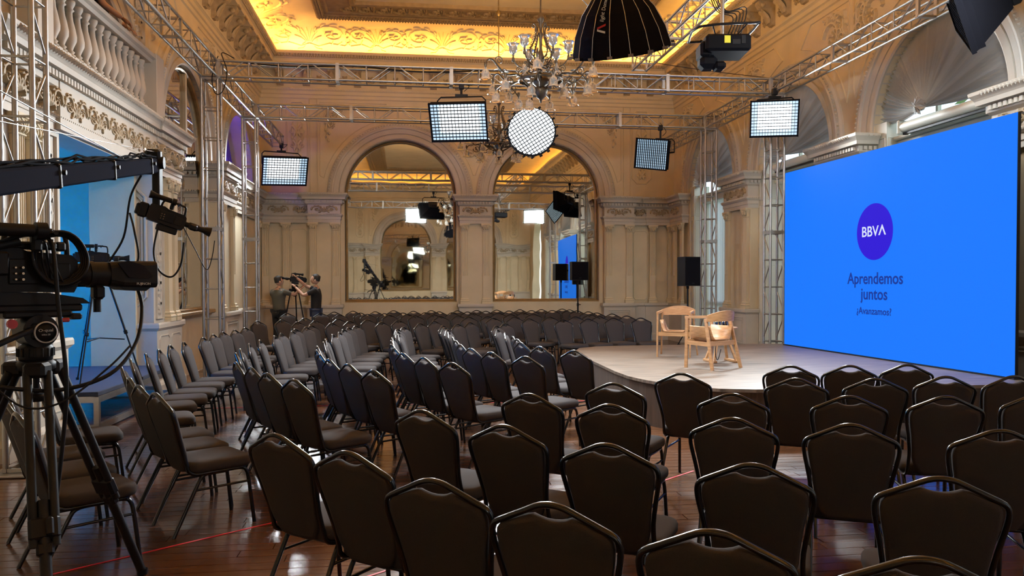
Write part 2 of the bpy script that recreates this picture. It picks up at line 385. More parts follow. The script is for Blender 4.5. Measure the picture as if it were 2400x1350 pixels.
def wall_face(b, u0, u1, arches, n=28):
    u = u0
    for a in sorted(arches, key=lambda q: q['u']):
        c, hw, zs, zb, dp = a['u'], a['hw'], a.get('zs', ZS), a['zb'], a['d']
        b.add([(u, 0, 0), (c-hw, 0, 0), (c-hw, 0, ZTOP), (u, 0, ZTOP)], [(0, 1, 2, 3)])
        if zb > 0: b.add([(c-hw, 0, 0), (c+hw, 0, 0), (c+hw, 0, zb), (c-hw, 0, zb)], [(0, 1, 2, 3)])
        A = [(c-hw*cos(pi*i/n), zs+hw*sin(pi*i/n)) for i in range(n+1)]
        for i in range(n): b.add([(A[i][0], 0, A[i][1]), (A[i+1][0], 0, A[i+1][1]), (A[i+1][0], 0, ZTOP), (A[i][0], 0, ZTOP)], [(0, 1, 2, 3)])
        R = [(c-hw, zb)]+A+[(c+hw, zb)]
        for i in range(len(R)-1): b.add([(R[i][0], 0, R[i][1]), (R[i+1][0], 0, R[i+1][1]), (R[i+1][0], dp, R[i+1][1]), (R[i][0], dp, R[i][1])], [(3, 2, 1, 0)])
        if zb > 0: b.add([(c-hw, 0, zb), (c+hw, 0, zb), (c+hw, dp, zb), (c-hw, dp, zb)], [(0, 1, 2, 3)])
        if a.get('back'): b.add([(p[0], dp, p[1]) for p in R], [tuple(range(len(R)))])
        u = c+hw
    b.add([(u, 0, 0), (u1, 0, 0), (u1, 0, ZTOP), (u, 0, ZTOP)], [(0, 1, 2, 3)])
def arch_sweep(b, R, zs, prof, n=40, mi=0, down=0.0):
    rings = []
    th = [pi*i/n for i in range(n+1)]
    for t in th: rings.append([(-(R+dr)*cos(t), -dp, zs+(R+dr)*sin(t)) for dr, dp in prof])
    if down:
        rings = [[(-(R+dr), -dp, zs-down) for dr, dp in prof]]+rings+[[((R+dr), -dp, zs-down) for dr, dp in prof]]
    b.loft(rings, mi=mi, smooth=False, cap0=False, cap1=False, closed=False)
# shared pieces of the order -------------------------------------------------
def pilaster_meshes():
    w, d = .17, .06; sh = MB()
    fl = [(-w/2, 0), (-w/2, -d)]
    for k in range(4):
        c = -w/2+w*(k+.5)/4; fl += [(c-.016, -d), (c-.008, -d+.012), (c+.008, -d+.012), (c+.016, -d)]
    fl += [(w/2, -d), (w/2, 0)]
    sh.prism(fl, 1.83, 3.075, caps=False)
    sh.box((0, -d/2, 1.54), (w+.012, d+.006, .58))
    shaft = sh.mesh('pilaster', 'plaster')
    ca = MB(); path = [(-w/2, 0), (-w/2, -d), (w/2, -d), (w/2, 0)]
    ca.sweep(path, [(0, 3.06), (.014, 3.068), (.014, 3.08), (.002, 3.088), (.008, 3.14), (.03, 3.2), (.04, 3.222), (.056, 3.226), (.056, 3.262), (0, 3.262)])
    for zz, n, L in ((3.088, 3, .085), (3.13, 4, .085)):
        for k in range(n):
            u = (k-(n-1)/2)*(w+.02)/n
            for pts, W in [leaf(u, zz, pi/2, L, .024, 0)]: ca.ridge(pts, W, .03, lambda a, c, h: (a, -(d+.012+h+(c-zz)*.22), c))
    for s in (-1, 1):
        ca.lathe([(0, -.02), (.028, -.02), (.034, 0), (.028, .02), (0, .02)], 10, MX.Translation((s*(w/2+.028), -d-.03, 3.205)) @ MX.Rotation(pi/2, 4, 'X'))
        ca.ridge([(s*.02, 3.12), (s*.05, 3.19), (s*(w/2+.01), 3.215)], [.012, .014, .016], .03, lambda a, c, h: (a, -(d+.03+h), c))
    cap = ca.mesh('capital', 'plaster')
    bs = MB(); bs.sweep(path, [(.04, 1.06), (.04, 1.11), (.034, 1.115), (.045, 1.135), (.034, 1.16), (.02, 1.165), (.028, 1.19), (.02, 1.205), (.008, 1.215), (.006, 1.25), (0, 1.25)])
    return shaft, cap, bs.mesh('base', 'plaster')
SHAFT, CAP, BASE = pilaster_meshes()
def pilaster(parent, u, y, rz=0):
    p = put('pilaster', SHAFT, parent, (u, y, 0), (0, 0, rz)); put('capital', CAP, p); put('base', BASE, p)
ENT = [(0, 3.26), (.008, 3.26), (.008, 3.34), (.022, 3.345), (.022, 3.42), (.036, 3.43), (.06, 3.465), (.06, 3.495), (.012, 3.505), (.012, 3.735), (.03, 3.745), (.06, 3.77), (.06, 3.785),
       (.06, 3.86), (.085, 3.865), (.14, 3.875), (.15, 3.93), (.165, 3.955), (.2, 4.0), (.205, 4.04), (.19, 4.05), (0, 4.06)]
def dentils(b, path, o=.06, z0=3.795, z1=3.853, pitch=.085, w=.05, d=.045, closed=False):
    P = list(path)
    for i in range(len(P)-1):
        a, c = V(P[i]), V(P[i+1]); L = (c-a).length; t = (c-a).normalized(); n = V((t.y, -t.x)); k = max(0, int((L+.05)/pitch)); st = (L-(k-1)*pitch)/2
        for q in range(k):
            p = a+t*(st+q*pitch)+n*(o+d/2); ang = atan2(t.y, t.x)
            b.box((0, 0, (z0+z1)/2), (w, d, z1-z0), MX.Translation((p.x, p.y, 0)) @ MX.Rotation(ang, 4, 'Z'))
def beads(b, path, o, z, r=.02, pitch=.05, tall=1.6):
    P = list(path)
    for i in range(len(P)-1):
        a, c = V(P[i]), V(P[i+1]); L = (c-a).length; t = (c-a).normalized(); n = V((t.y, -t.x)); k = int(L/pitch)
        for q in range(k):
            p = a+t*((q+.5)*L/k)+n*o
            vs = [(p.x-t.x*r, p.y-t.y*r, z), (p.x, p.y, z-r*tall), (p.x+t.x*r, p.y+t.y*r, z), (p.x, p.y, z+r*tall), (p.x+n.x*r*1.2, p.y+n.y*r*1.2, z)]
            b.add(vs, [(0, 1, 4), (1, 2, 4), (2, 3, 4), (3, 0, 4)])
PIERCACHE = {}
def pier(parent, u, hb, p, pu, ped=True):
    """a pedestal, two fluted pilasters and a breaking-forward entablature"""
    key = (hb, p)
    if key not in PIERCACHE:
        q = p+.06; path = [(-hb, 0), (-hb, -q), (hb, -q), (hb, 0)]
        b = MB(); b.box((0, -p/2, 2.2), (2*hb-.02, p, 2.3)); body = b.mesh('pier_panel', 'plaster')
        e = MB(); e.sweep(path, ENT); beads(e, path, .195, 4.01, .022, .06); beads(e, path, .058, 3.48, .016, .045); ent = e.mesh('entablature', 'white')
        d = MB(); dentils(d, path); den = d.mesh('dentil_band', 'white')
        r = MB()
        for k in ((-1, 1) if hb > .5 else (0,)):
            for pts, W in frieze_panel(hb*.9/(2 if hb > .5 else 1), .10): r.ridge([(x+k*hb*.47, y+3.62) for x, y in pts], [w_*1.35 for w_ in W], .05, PL(q+.01))
        fr = r.mesh('frieze_relief', 'ornament')
        g = MB(); P2 = [(-hb-.03, 0), (-hb-.03, -q-.05), (hb+.03, -q-.05), (hb+.03, 0)]
        g.sweep(P2, [(0, 0), (.05, 0), (.05, .14), (.035, .17), (.01, .19), (.0, .2), (0, .94), (.012, .95), (.03, .97), (.045, .985), (.045, 1.035), (.035, 1.06), (0, 1.062)])
        for pts, W in border(rect(-hb+.12, .3, hb-.12, .86, .0), .014)+border(rect(-hb+.17, .35, hb-.17, .81), .008): g.ridge(pts, W, .016, PL(q+.05))
        PIERCACHE[key] = (body, ent, den, fr, g.mesh('pedestal', 'white'))
    body, ent, den, fr, pg = PIERCACHE[key]
    put('pier_panel', body, parent, (u, 0, 0)); put('entablature', ent, parent, (u, 0, 0)); o = put('dentil_band', den, parent, (u, 0, 0)); o['kind'] = 'stuff'
    put('frieze_relief', fr, parent, (u, 0, 0)); put('pedestal', pg, parent, (u, 0, 0))
    for s in (-1, 1): pilaster(parent, u+s*pu, -p)
ARCHPROF = [(0, -.10), (0, .03), (.03, .05), (.13, .05), (.14, .02), (.155, .02), (.16, .05), (.28, .06), (.29, .09), (.33, .10), (.36, .08), (.37, .09), (.43, .075), (.46, .04), (.46, 0)]
def archivolt(parent, u, R, mats='plaster'):
    if ('A', R) not in PIERCACHE:
        b = MB(); arch_sweep(b, R, ZS, ARCHPROF, down=.0)
        for i in range(76):
            t = pi*(i+.5)/76; rr = R+.40; c = V((-rr*cos(t), -.085, ZS+rr*sin(t))); tv = V((sin(t), 0, cos(t)))*.026; rv = V((-cos(t), 0, sin(t)))*.03
            b.add([c-tv, c-rv, c+tv, c+rv, c+V((0, -.03, 0))], [(0, 1, 4), (1, 2, 4), (2, 3, 4), (3, 0, 4)])
        PIERCACHE[('A', R)] = b.mesh('archivolt', 'white')
    return put('archivolt', PIERCACHE[('A', R)], parent, (u, 0, 0))
def arched_poly(u, hw, zb, n=28, y=0.0): return [(u-hw, y, zb)]+[(u-hw*cos(pi*i/n), y, ZS+hw*sin(pi*i/n)) for i in range(n+1)]+[(u+hw, y, zb)]
def mirror(M4, u, hw, zb, y, label):
    t = thing('mirror', label, 'mirror'); t.matrix_world = M4 @ MX.Translation((u, y, 0))
    pts = arched_poly(0, hw, zb); g = MB()
    g.add(pts, [tuple(range(len(pts)))]); g.build('glass', 'mirror', t)
    f = MB()
    out = [V((p[0], p[2])) for p in pts]; c = V((0, zb+1.6)); w = .055
    rings = []
    for i, p in enumerate(out):
        q = p.copy()
        if i in (0, len(out)-1): q = V((p.x*(1-w/hw), zb+w))
        else:
            dd = V((p.x, p.y-ZS)); q = V((0, ZS))+dd*(1-w/hw)
        rings.append([(p.x, 0.0, p.y), (p.x, -.05, p.y), ((p.x+q.x)/2, -.06, (p.y+q.y)/2), (q.x, -.035, q.y), (q.x, 0.0, q.y)])
    f.loft(rings+[rings[0]], smooth=False, cap0=False, cap1=False); f.build('frame', 'gilt', t)
    s = MB(); s.box((0, -.10, zb-.03), (2*hw+.16, .22, .07), bev=.015); s.box((0, -.07, zb-.085), (2*hw+.1, .16, .05), bev=.01); s.build('sill', 'gilt', t)
    return t

# ---------------------------------------------------------------- end walls (back wall in view; front wall behind the camera, seen only in the mirrors)
MB_back = MX.Translation((XC, YB, 0)); HW = 1.52; CU = 2.025
def end_wall():
    b = MB(); wall_face(b, XL-XC-.3, XR-XC+.3, [dict(u=-CU, hw=HW, zb=1.1, d=.30, back=True), dict(u=CU, hw=HW, zb=1.1, d=.30, back=True)])
    w = struct(b.build('wall_back', 'plaster', None, (XC, YB, 0)))
    for u in (-4.06, 0, 4.06): pier(w, u, .42, .20, .295)
    for s in (-1, 1):
        archivolt(w, s*CU, HW)
        # corner piece: entablature stepping back into the room corner
        P = [(-5.75, -.12), (-4.9, -.12), (-4.9, -.09), (-4.4, -.09)] if s < 0 else [(4.4, -.09), (4.9, -.09), (4.9, -.12), (5.75, -.12)]
        e = MB(); e.sweep(P, ENT); beads(e, P, .195, 4.01, .022, .06); e.build('entablature', 'white', w)
        d = MB(); dentils(d, P); d.build('dentil_band', 'white', w, kind='stuff')
        r = MB()
        for k, a in ((s*5.27, .3), (s*4.68, .22)):
            for pts, W in frieze_panel(a, .10): r.ridge([(x+k, y+3.62) for x, y in pts], [w_*1.35 for w_ in W], .05, PL(.12))
        r.build('frieze_relief', 'ornament', w)
        g = MB(); g.sweep(P, [(.0, 0), (.08, 0), (.08, .14), (.06, .18), (.04, .2), (.04, .95), (.07, .97), (.085, .99), (.085, 1.04), (.05, 1.062), (0, 1.062)]); g.build('pedestal', 'white', w)
        for u, y in ((5.62, -.06), (5.08, -.06)): pilaster(w, s*u, y)
        relief('panel_moulding', border(rect(min(s*4.55, s*4.95), 1.15, max(s*4.55, s*4.95), 3.1, .06), .012), PL(.0), .014, 'plaster', w)
        relief('tall_panel', border(rect(s*4.78-.27, 4.45, s*4.78+.27, 6.5, .14), .02)+border(rect(s*4.35-.1, 4.1, s*4.35+.1, 6.6), .012), PL(0), .03, 'plaster', w)
        relief('pendant_relief', [([(s*4.78+x, 5.47+y) for x, y in pts], W) for pts, W in candelabra(.92)], PL(0), .045, 'plaster', w)
        F = PL(0)
        relief('spandrel_relief', [([(s*(3.98-x*.78), 6.38+y*.85) for x, y in pts], W) for pts, W in spandrel()], F, .06, 'plaster', w)
        A = [(s*(CU+2.1*cos(t)), ZS+2.1*sin(t)) for t in [radians(12+i*6) for i in range(13)]]
        relief('panel_moulding', border([(s*4.18, 4.55), (s*4.18, 6.52), (s*2.4, 6.52)]+A[::-1][1:], .014), F, .02, 'plaster', w)
    A = lambda s: [(s*(CU-2.08*cos(t)), ZS+2.08*sin(t)) for t in [radians(16+i*6) for i in range(12)]]
    relief('panel_moulding', border(A(-1)[::-1]+A(1), .014), PL(0), .02, 'plaster', w)
    relief('pendant_relief', [([(x*1.5, 5.75+y*.75) for x, y in pts], W) for pts, W in candelabra(.85)], PL(0), .06, 'plaster', w)
    return w
WB = end_wall()
WF = dup(WB, (XC, YF, 0), (0, 0, pi)); WF.name = 'wall_front'
MF_front = MX.Translation((XC, YF, 0)) @ MX.Rotation(pi, 4, 'Z')
mirror(MB_back, -CU, HW-.02, 1.13, .24, 'large arched mirror on the back wall, left of the central pilaster pair')
mirror(MB_back, CU, HW-.02, 1.13, .24, 'large arched mirror on the back wall behind the square loudspeaker')
mirror(MF_front, -CU, HW-.02, 1.13, .24, 'arched mirror on the front wall seen in the right back mirror')
mirror(MF_front, CU, HW-.02, 1.13, .24, 'arched mirror on the front wall seen in the left back mirror')

# ---------------------------------------------------------------- side walls
M_left = MX.Translation((XL, YC, 0)) @ MX.Rotation(pi/2, 4, 'Z')      # u = Y - YC, inward is +X
M_right = MX.Translation((XR, YC, 0)) @ MX.Rotation(-pi/2, 4, 'Z')    # u = YC - Y, inward is -X
UL = lambda y: y-YC
UR = lambda y: YC-y
AH = 1.47
def upper_relief(w, us):
    F = PL(0)
    SP = spandrel()
    me = None
    for u in us:
        if me is None:
            b = MB()
            for s in (-1, 1):
                for pts, W in SP: b.ridge([(s*(1.93-x*.8), 6.35+y*.85) for x, y in pts], W, .06, F)
                L = mapm(scroll(1), 1.52*s, 6.02, .3*s, .3, .3)
                for pts, W in L: b.ridge(pts, W, .06, F)
            me = b.mesh('spandrel_relief', 'plaster')
            b = MB()
            for s in (-1, 1):
                A = [(s*2.12*cos(t), ZS+2.12*sin(t)) for t in [radians(20+i*6) for i in range(11)]]
                for pts, W in border([(s*2.05, 4.95), (s*2.05, 6.5), (s*.75, 6.5)]+A[::-1], .016): b.ridge(pts, W, .022, F)
            me2 = b.mesh('panel_moulding', 'plaster')
        put('spandrel_relief', me, w, (u, 0, 0)); put('panel_moulding', me2, w, (u, 0, 0))
# right wall: tall arched windows
b = MB(); wall_face(b, -13.6, 13.6, [dict(u=UR(y), hw=AH, zb=.12, d=.42) for y in BAYS])
WR = struct(b.build('wall_right', 'plaster')); WR.matrix_world = M_right
for y in PIERS[:4]: pier(WR, UR(y), .65, .18, .5)
for y in BAYS[:5]: archivolt(WR, UR(y), AH)
upper_relief(WR, [UR(y) for y in BAYS[:4]])
# left wall: violet niche, mirror, gallery opening, blind arches
b = MB(); wall_face(b, -13.6, 13.6, [dict(u=UL(19.0), hw=AH, zb=4.08, d=.55, back=True), dict(u=UL(14.75), hw=AH, zb=1.1, d=.16, back=True), dict(u=UL(10.5), hw=AH, zb=0, d=.62)] +
                    [dict(u=UL(y), hw=AH, zb=1.1, d=.16, back=True) for y in BAYS[3:]])
WL = struct(b.build('wall_left', 'plaster')); WL.matrix_world = M_left
for y in (16.875, 4.125, -.125): pier(WL, UL(y), .65, .18, .5)
for y in BAYS: archivolt(WL, UL(y), AH)
upper_relief(WL, [UL(y) for y in (19.0, 14.75, 6.25)])
mirror(M_left, UL(14.75), AH-.02, 1.13, .10, 'tall arched mirror on the left wall behind the upright trusses')
# corner entablatures of the side walls, next to the back wall
for w, s in ((WL, 1), (WR, -1)):
    P = [(UL(17.7), -.05), (UL(21.7), -.05)] if s > 0 else [(UR(21.7), -.16), (UR(20.55), -.16), (UR(20.55), 0)]
    e = MB(); e.sweep(P, ENT); beads(e, P, .195, 4.01, .022, .06); e.build('entablature', 'white', w)
    d = MB(); dentils(d, P); d.build('dentil_band', 'white', w, kind='stuff')
    g = MB(); g.sweep(P, [(0, 0), (.08, 0), (.08, .14), (.04, .2), (.04, .95), (.085, .99), (.085, 1.04), (0, 1.062)]); g.build('pedestal', 'white', w)
    r = MB()
    for k in ([UL(18.1+.75*i) for i in range(5)] if s > 0 else [UR(21.1)]):
        for pts, W in frieze_panel(.33, .10): r.ridge([(x+k, y+3.62) for x, y in pts], [w_*1.35 for w_ in W], .05, PL(.06 if s > 0 else .17))
    r.build('frieze_relief', 'ornament', w)
    for y in ((17.95, 21.1) if s > 0 else (21.25, 20.7)): pilaster(w, (UL if s > 0 else UR)(y), -.02 if s > 0 else -.10)
# gallery over the opening: long entablature with a rich frieze, panelled jambs, balcony floor and balustrade
G0, G1 = UL(-.9+8.4), UL(13.32)
G0 = UL(7.68)
P = [(G0, 0), (G0, -.24), (UL(12.07), -.24), (UL(12.07), -.27), (G1, -.27), (G1, 0)]
ENT2 = [(0, 3.26), (.008, 3.26), (.008, 3.34), (.022, 3.345), (.022, 3.395), (.03, 3.4), (.05, 3.42), (.012, 3.435), (.012, 3.70), (.05, 3.72), (.05, 3.80), (.06, 3.81), (.06, 3.86), (.085, 3.865), (.14, 3.875), (.15, 3.93), (.165, 3.955), (.2, 4.0), (.205, 4.04), (.19, 4.05), (0, 4.06)]
e = MB(); e.sweep(P, ENT2); beads(e, P, .195, 4.005, .026, .06); beads(e, P, .05, 3.41, .016, .05)
e.box((UL(10.5), -.05, 3.66), (3.3, .5, .76)); e.build('entablature', 'white', WL)
d = MB(); dentils(d, P, z0=3.79, z1=3.855, pitch=.075); d.build('dentil_band', 'white', WL, kind='stuff')
r = MB()
for k in range(9):
    c = UL(7.95+.64*k); a = .34
    for pts, W in frieze_panel(a, .135): r.ridge([(x+c, y+3.57) for x, y in pts], [w_*1.25 for w_ in W], .07, PL(.255 if c < UL(12.0) else .285))
r.build('frieze_relief', 'ornament', WL)
for y0, y1 in ((7.72, 9.0), (12.07, 13.28)):
    b = MB(); c = UL((y0+y1)/2); h = (y1-y0)/2
    b.box((c, .19, 2.2), (2*h, .82, 2.3)); b.build('pier_panel', 'white', WL)
    P2 = [(c-h-.03, .6), (c-h-.03, -.27), (c+h+.03, -.27), (c+h+.03, .6)]
    g = MB(); g.sweep(P2, [(0, 0), (.05, 0), (.05, .14), (.03, .17), (0, .2), (0, .94), (.012, .95), (.03, .97), (.045, .985), (.045, 1.035), (.035, 1.06), (0, 1.062)])
    for u0, u1 in ((c-h+.08, c-.05), (c+.05, c+h-.08)):
        for pts, W in border(rect(u0, .3, u1, .86, .05), .012): g.ridge(pts, W, .014, PL(.27))
    g.build('pedestal', 'white', WL)
    s = 1 if y0 > 10 else -1
    pilaster(WL, c+s*.34, -.22); pilaster(WL, c+s*.02, -.22)
    cc = c-s*.36
    relief('strip_relief', border(rect(cc-.16, 1.12, cc+.16, 3.2), .012)+[([(cc+x*.42, 2.15+y) for x, y in pts], W) for pts, W in candelabra(1.0)], PL(.22), .03, 'white', WL)
    J = lambda u, v, hh: (c-s*(h+.002+hh), u, v)
    relief('jamb_moulding', border(rect(-.12, 1.3, .48, 3.05, .14), .024)+border(rect(-.07, 1.36, .43, 2.99, .13), .014)+border(rect(-.13, .28, .5, .86, .1), .02)+border(rect(-.08, .33, .45, .81, .1), .012), J, .03, 'white', WL)
bal = thing('balustrade', 'white balustrade of turned balusters along the gallery above the blue opening', 'balustrade')
bal.matrix_world = M_left @ MX.Translation((0, -.12, 0))
b = MB(); b.box((UL(10.5), 0, 4.115), (3.6, .22, .11), bev=.012)
for k in range(14): b.box((UL(9.12+.215*k), 0, 4.195), (.1, .17, .05))
b.build('plinth', 'white', bal)
b = MB(); b.sweep([(UL(8.8), .12), (UL(12.25), .12)], [(0, 4.86), (.03, 4.86), (.05, 4.89), (.2, 4.89), (.22, 4.93), (.26, 4.95), (.26, 5.0), (.24, 5.02), (-.02, 5.02), (-.02, 4.95), (.0, 4.93), (0, 4.86)]); b.build('handrail', 'white', bal)
b = MB(); b.lathe([(.0, 0), (.062, 0), (.062, .03), (.04, .045), (.055, .065), (.034, .085), (.045, .12), (.076, .19), (.078, .24), (.062, .33), (.04, .43), (.034, .5), (.038, .52), (.055, .535), (.038, .555), (.05, .58), (.065, .61), (.065, .64), (0, .64)], 14)
bm_ = b.mesh('baluster', 'white')
for k in range(14): put('baluster', bm_, bal, (UL(9.12+.215*k), 0, 4.22))
for y_, w_ in ((12.35, .34), (8.62, .36)): b = MB(); b.box((UL(y_), 0, 4.55), (w_, .3, .97), bev=.008); b.build('newel', 'white', bal)
relief('strip_relief', border(rect(UL(12.08), 5.1, UL(12.38), 6.6), .012)+[([(UL(12.23)+x*.4, 5.85+y*.72) for x, y in pts], W) for pts, W in candelabra(1.0)], PL(.01), .04, 'white', WL)
# side room behind the opening (blue wash) and gallery room above it
b = MB()
b.box((-8.0, 10.5, 1.85), (.1, 9.0, 3.7)); b.box((-6.2, 14.8, 1.85), (3.6, .1, 3.7)); b.box((-6.2, 6.2, 1.85), (3.6, .1, 3.7)); b.box((-6.25, 10.5, 3.87), (3.6, 8.8, .36))
for z in (.25, 1.0, 1.62, 2.2, 2.75, 3.05, 3.3, 3.5): b.box((-7.93, 10.5, z), (.05+.02*(z > 3), 8.9, .05), bev=.01)
WG = struct(b.build('wall_side_room', 'white'))
o = relief('cornice_relief', [([(x+8.2+.8*k, y+3.42) for x, y in pts], W) for k in range(9) for pts, W in frieze_panel(.38, .12)], lambda u, v, h: (-7.9+h, u, v), .08, 'white', WG)
b = MB(); b.box((-7.0, 10.5, 5.9), (.1, 9.0, 3.8)); b.box((-5.5, 14.9, 5.9), (3, .1, 3.8)); b.box((-5.5, 6.1, 5.9), (3, .1, 3.8)); b.box((-5.5, 10.5, 7.75), (3.2, 9, .1))
struct(b.build('wall_gallery', 'plaster'))

# ---------------------------------------------------------------- main cornice with consoles, cove and ceiling
RING = [(XL, YF), (XL, YB), (XR, YB), (XR, YF)]
UP = [(0, 6.60), (.03, 6.62), (.03, 6.70), (.06, 6.72), (.06, 6.80), (.1, 6.84), (.11, 6.87), (.05, 6.89), (.05, 7.34), (.1, 7.38), (.11, 7.42), (.44, 7.44), (.44, 7.55), (.47, 7.57), (.47, 7.60), (.55, 7.68), (.55, 7.74), (.40, 7.74), (.38, 7.69), (0, 7.69)]
b = MB(); b.sweep(RING, UP, closed=True); TR = struct(b.build('trim_1', 'plaster'))
VIS = [(XL, 3.5), (XL, YB), (XR, YB), (XR, 3.5)]
b = MB(); dentils(b, VIS, o=.05, z0=6.83, z1=6.88, pitch=.075, w=.045, d=.05); b.build('dentil_band', 'plaster', TR, kind='stuff')
b = MB(); beads(b, VIS, .52, 7.65, .035, .075, 1.3); beads(b, VIS, .5, 7.60, .02, .05, 1.2); b.build('leaf_moulding', 'ornament', TR, kind='stuff')
b = MB()                                           # console: scrolled bracket with an acanthus leaf
side = [(0, 6.93), (-.06, 6.94), (-.11, 7.0), (-.10, 7.08), (-.12, 7.16), (-.2, 7.24), (-.31, 7.3), (-.36, 7.36), (-.36, 7.42), (0, 7.42)]
b.add([(-.09, y, z) for y, z in side]+[(.09, y, z) for y, z in side], [tuple(range(10)), tuple(range(10, 20))[::-1]]+[(i, (i+1) % 10, (i+1) % 10+10, i+10) for i in range(10)])
b.box((0, -.2, 7.435), (.24, .42, .03))
for k in (-1, 0, 1):
    for pts, W in [leaf(k*.05, 6.98, pi/2, .3, .045, k*.3)]: b.ridge(pts, W, .05, lambda a, c, h: (a, -(.11+h+max(0, (c-7.08))*.75), c))
for s in (-1, 1): b.lathe([(0, -.03), (.05, -.03), (.055, 0), (.05, .03), (0, .03)], 10, MX.Translation((s*.09, -.27, 7.33)) @ MX.Rotation(pi/2, 4, 'Y'))
con = b.mesh('console', 'ornament')
b = MB()
for pts, W in flower(0, 0, .115, 6)+flower(0, 0, .06, 5): b.ridge(pts, W, .045, PL(0))
ros = b.mesh('rosette', 'ornament')
pitch = .68
def along(M4, us, y=-.05):
    for i, u in enumerate(us):
        o = put('console', con, TR); o.matrix_world = M4 @ MX.Translation((u, y+.0, 0))
        o = put('rosette', ros, TR); o.matrix_world = M4 @ MX.Translation((u+pitch/2, y-.005, 7.13))
along(MB_back, [-5.2+pitch*k for k in range(16)])
along(M_left, [UL(4.2+pitch*k) for k in range(25)]); along(M_right, [UR(20.9-pitch*k) for k in range(25)])
CO = lambda t: (1.72*(1-cos(t)), 7.69+.62*sin(t))
cprof = [CO(pi/2*i/14) for i in range(15)]
fprof = [(1.72, 8.31), (1.70, 8.22), (1.76, 8.19), (1.84, 8.2), (1.9, 8.25), (1.98, 8.25), (2.02, 8.28), (2.55, 8.28), (2.58, 8.24), (2.68, 8.25), (2.72, 8.33)]
b = MB(); b.sweep(RING, cprof, closed=True)
o_ = 2.72; b.add([(XL+o_, YF+o_, 8.33), (XL+o_, YB-o_, 8.33), (XR-o_, YB-o_, 8.33), (XR-o_, YF+o_, 8.33)], [(0, 1, 2, 3)])
CE = struct(b.build('ceiling', 'plaster'))
b = MB(); b.sweep(RING, fprof, closed=True); b.build('frame_moulding', 'brownrelief', CE)
inner = lambda o: [(XL+o, 3.0), (XL+o, YB-o), (XR-o, YB-o), (XR-o, 3.0)]
b = MB()
for o in (1.74, 1.8, 1.86): beads(b, inner(o), 0, 8.2, .035, .07, 1.1)
b.build('leaf_moulding', 'brownrelief', CE, kind='stuff')
b = MB()
for s0, s1, F in ((XL+2.3, XR-2.3, lambda u, v, h: (u, YB-2.28+v, 8.28-h)),):
    k = 0
    while s0+.2+k*.42 < s1:
        for pts, W in mapm(scroll(1), s0+.2+k*.42, 0, .17, .17, .2)+[leaf(s0+.41+k*.42, -.2, pi/2, .4, .04, 0)]: b.ridge(pts, W, .05, F)
        k += 1
b.build('band_relief', 'brownrelief', CE)
def covemap(kind):
    def F(u, v, h):
        t = v*pi/2; o, z = CO(t); n = V((sin(t)*.62+.35*cos(t), -cos(t)*1.0-.1)).normalized()
        nx, nz = (.62*cos(t), -1.72*sin(t)); L = hypot(nx, nz) or 1
        o += h*nx/L; z += h*nz/L
        return (u, YB-o, z) if kind == 'b' else ((XL+o, u, z) if kind == 'l' else (XR-o, u, z))
    return F
def cove_motif(c, big):
    L = []
    k = 1.15 if big else .85
    for s in (-1, 1):
        L += mapm(scroll(s), c+s*.52*k, .56, .36*k, .17*k, .26*k)
        L.append(([(c, .36), (c+s*.2*k, .30), (c+s*.45*k, .37), (c+s*.8*k, .33), (c+s*.95*k, .42)], [.03, .03, .026, .02, .008]))
        L.append(([(c+s*.05, .36), (c+s*.14*k, .26), (c+s*.28*k, .24)], [.02, .02, .008]))
    for q in range(-3, 4): L.append(leaf(c+q*.025, .40, pi/2-q*.30, .30, .022, -q*.15))
    for q in range(6): L.append(leaf(c+(q-2.5)*.33*k, .34+.03*(q % 2), 1.2-.5*(q % 3), .12, .02, .6))
    return [([(x, min(.97, y)) for x, y in pts], W) for pts, W in L]
def cove_relief(kind, cs):
    F = covemap(kind)
    for i, c in enumerate(cs):
        b = MB()
        for pts, W in cove_motif(c, i % 2 == 0):
            m = len(pts); vs = []
            # height in metres; widths along the wall in metres, across the cove in arc fraction
            for j in range(m):
                a, d = pts[max(0, j-1)], pts[min(m-1, j+1)]; dx, dy = d[0]-a[0], (d[1]-a[1])*1.9; L = hypot(dx, dy) or 1; nx, ny = -dy/L, dx/L/1.9; x, y = pts[j]; w = W[j]
                vs += [F(x+nx*w, y+ny*w, 0), F(x+nx*w*.4, y+ny*w*.4, .032), F(x-nx*w*.4, y-ny*w*.4, .032), F(x-nx*w, y-ny*w, 0)]
            b.add(vs, [(j*4+q, j*4+4+q, j*4+5+q, j*4+1+q) for j in range(m-1) for q in range(3)])
        b.build('cove_scroll', 'plaster', CE)
cove_relief('b', [-2.6+1.76*k for k in range(6)])
cove_relief('l', [8.2+1.9*k for k in range(7)]); cove_relief('r', [8.2+1.9*k for k in range(7)])
# hidden LED strips lying in the gutter of the cornice
b = MB()
for a, c in (((XL+.28, YF+.5), (XL+.28, YB-.5)), ((XL+.5, YB-.28), (XR-.5, YB-.28)), ((XR-.28, YB-.5), (XR-.28, YF+.5)), ((XR-.5, YF+.28), (XL+.5, YF+.28))):
    d = V(c)-V(a); n = V((d.y, -d.x)).normalized()*.03
    b.add([(a[0]-n.x, a[1]-n.y, 7.70), (c[0]-n.x, c[1]-n.y, 7.70), (c[0]+n.x, c[1]+n.y, 7.70), (a[0]+n.x, a[1]+n.y, 7.70)], [(0, 1, 2, 3)])
b.build('led_strip', 'ledamber', TR)
b = MB(); b.box((-2.9, YB-.42, 7.73), (1.0, .04, .03)); b.build('led_strip', 'ledwhite', TR, label='white LED strip end in the corner')

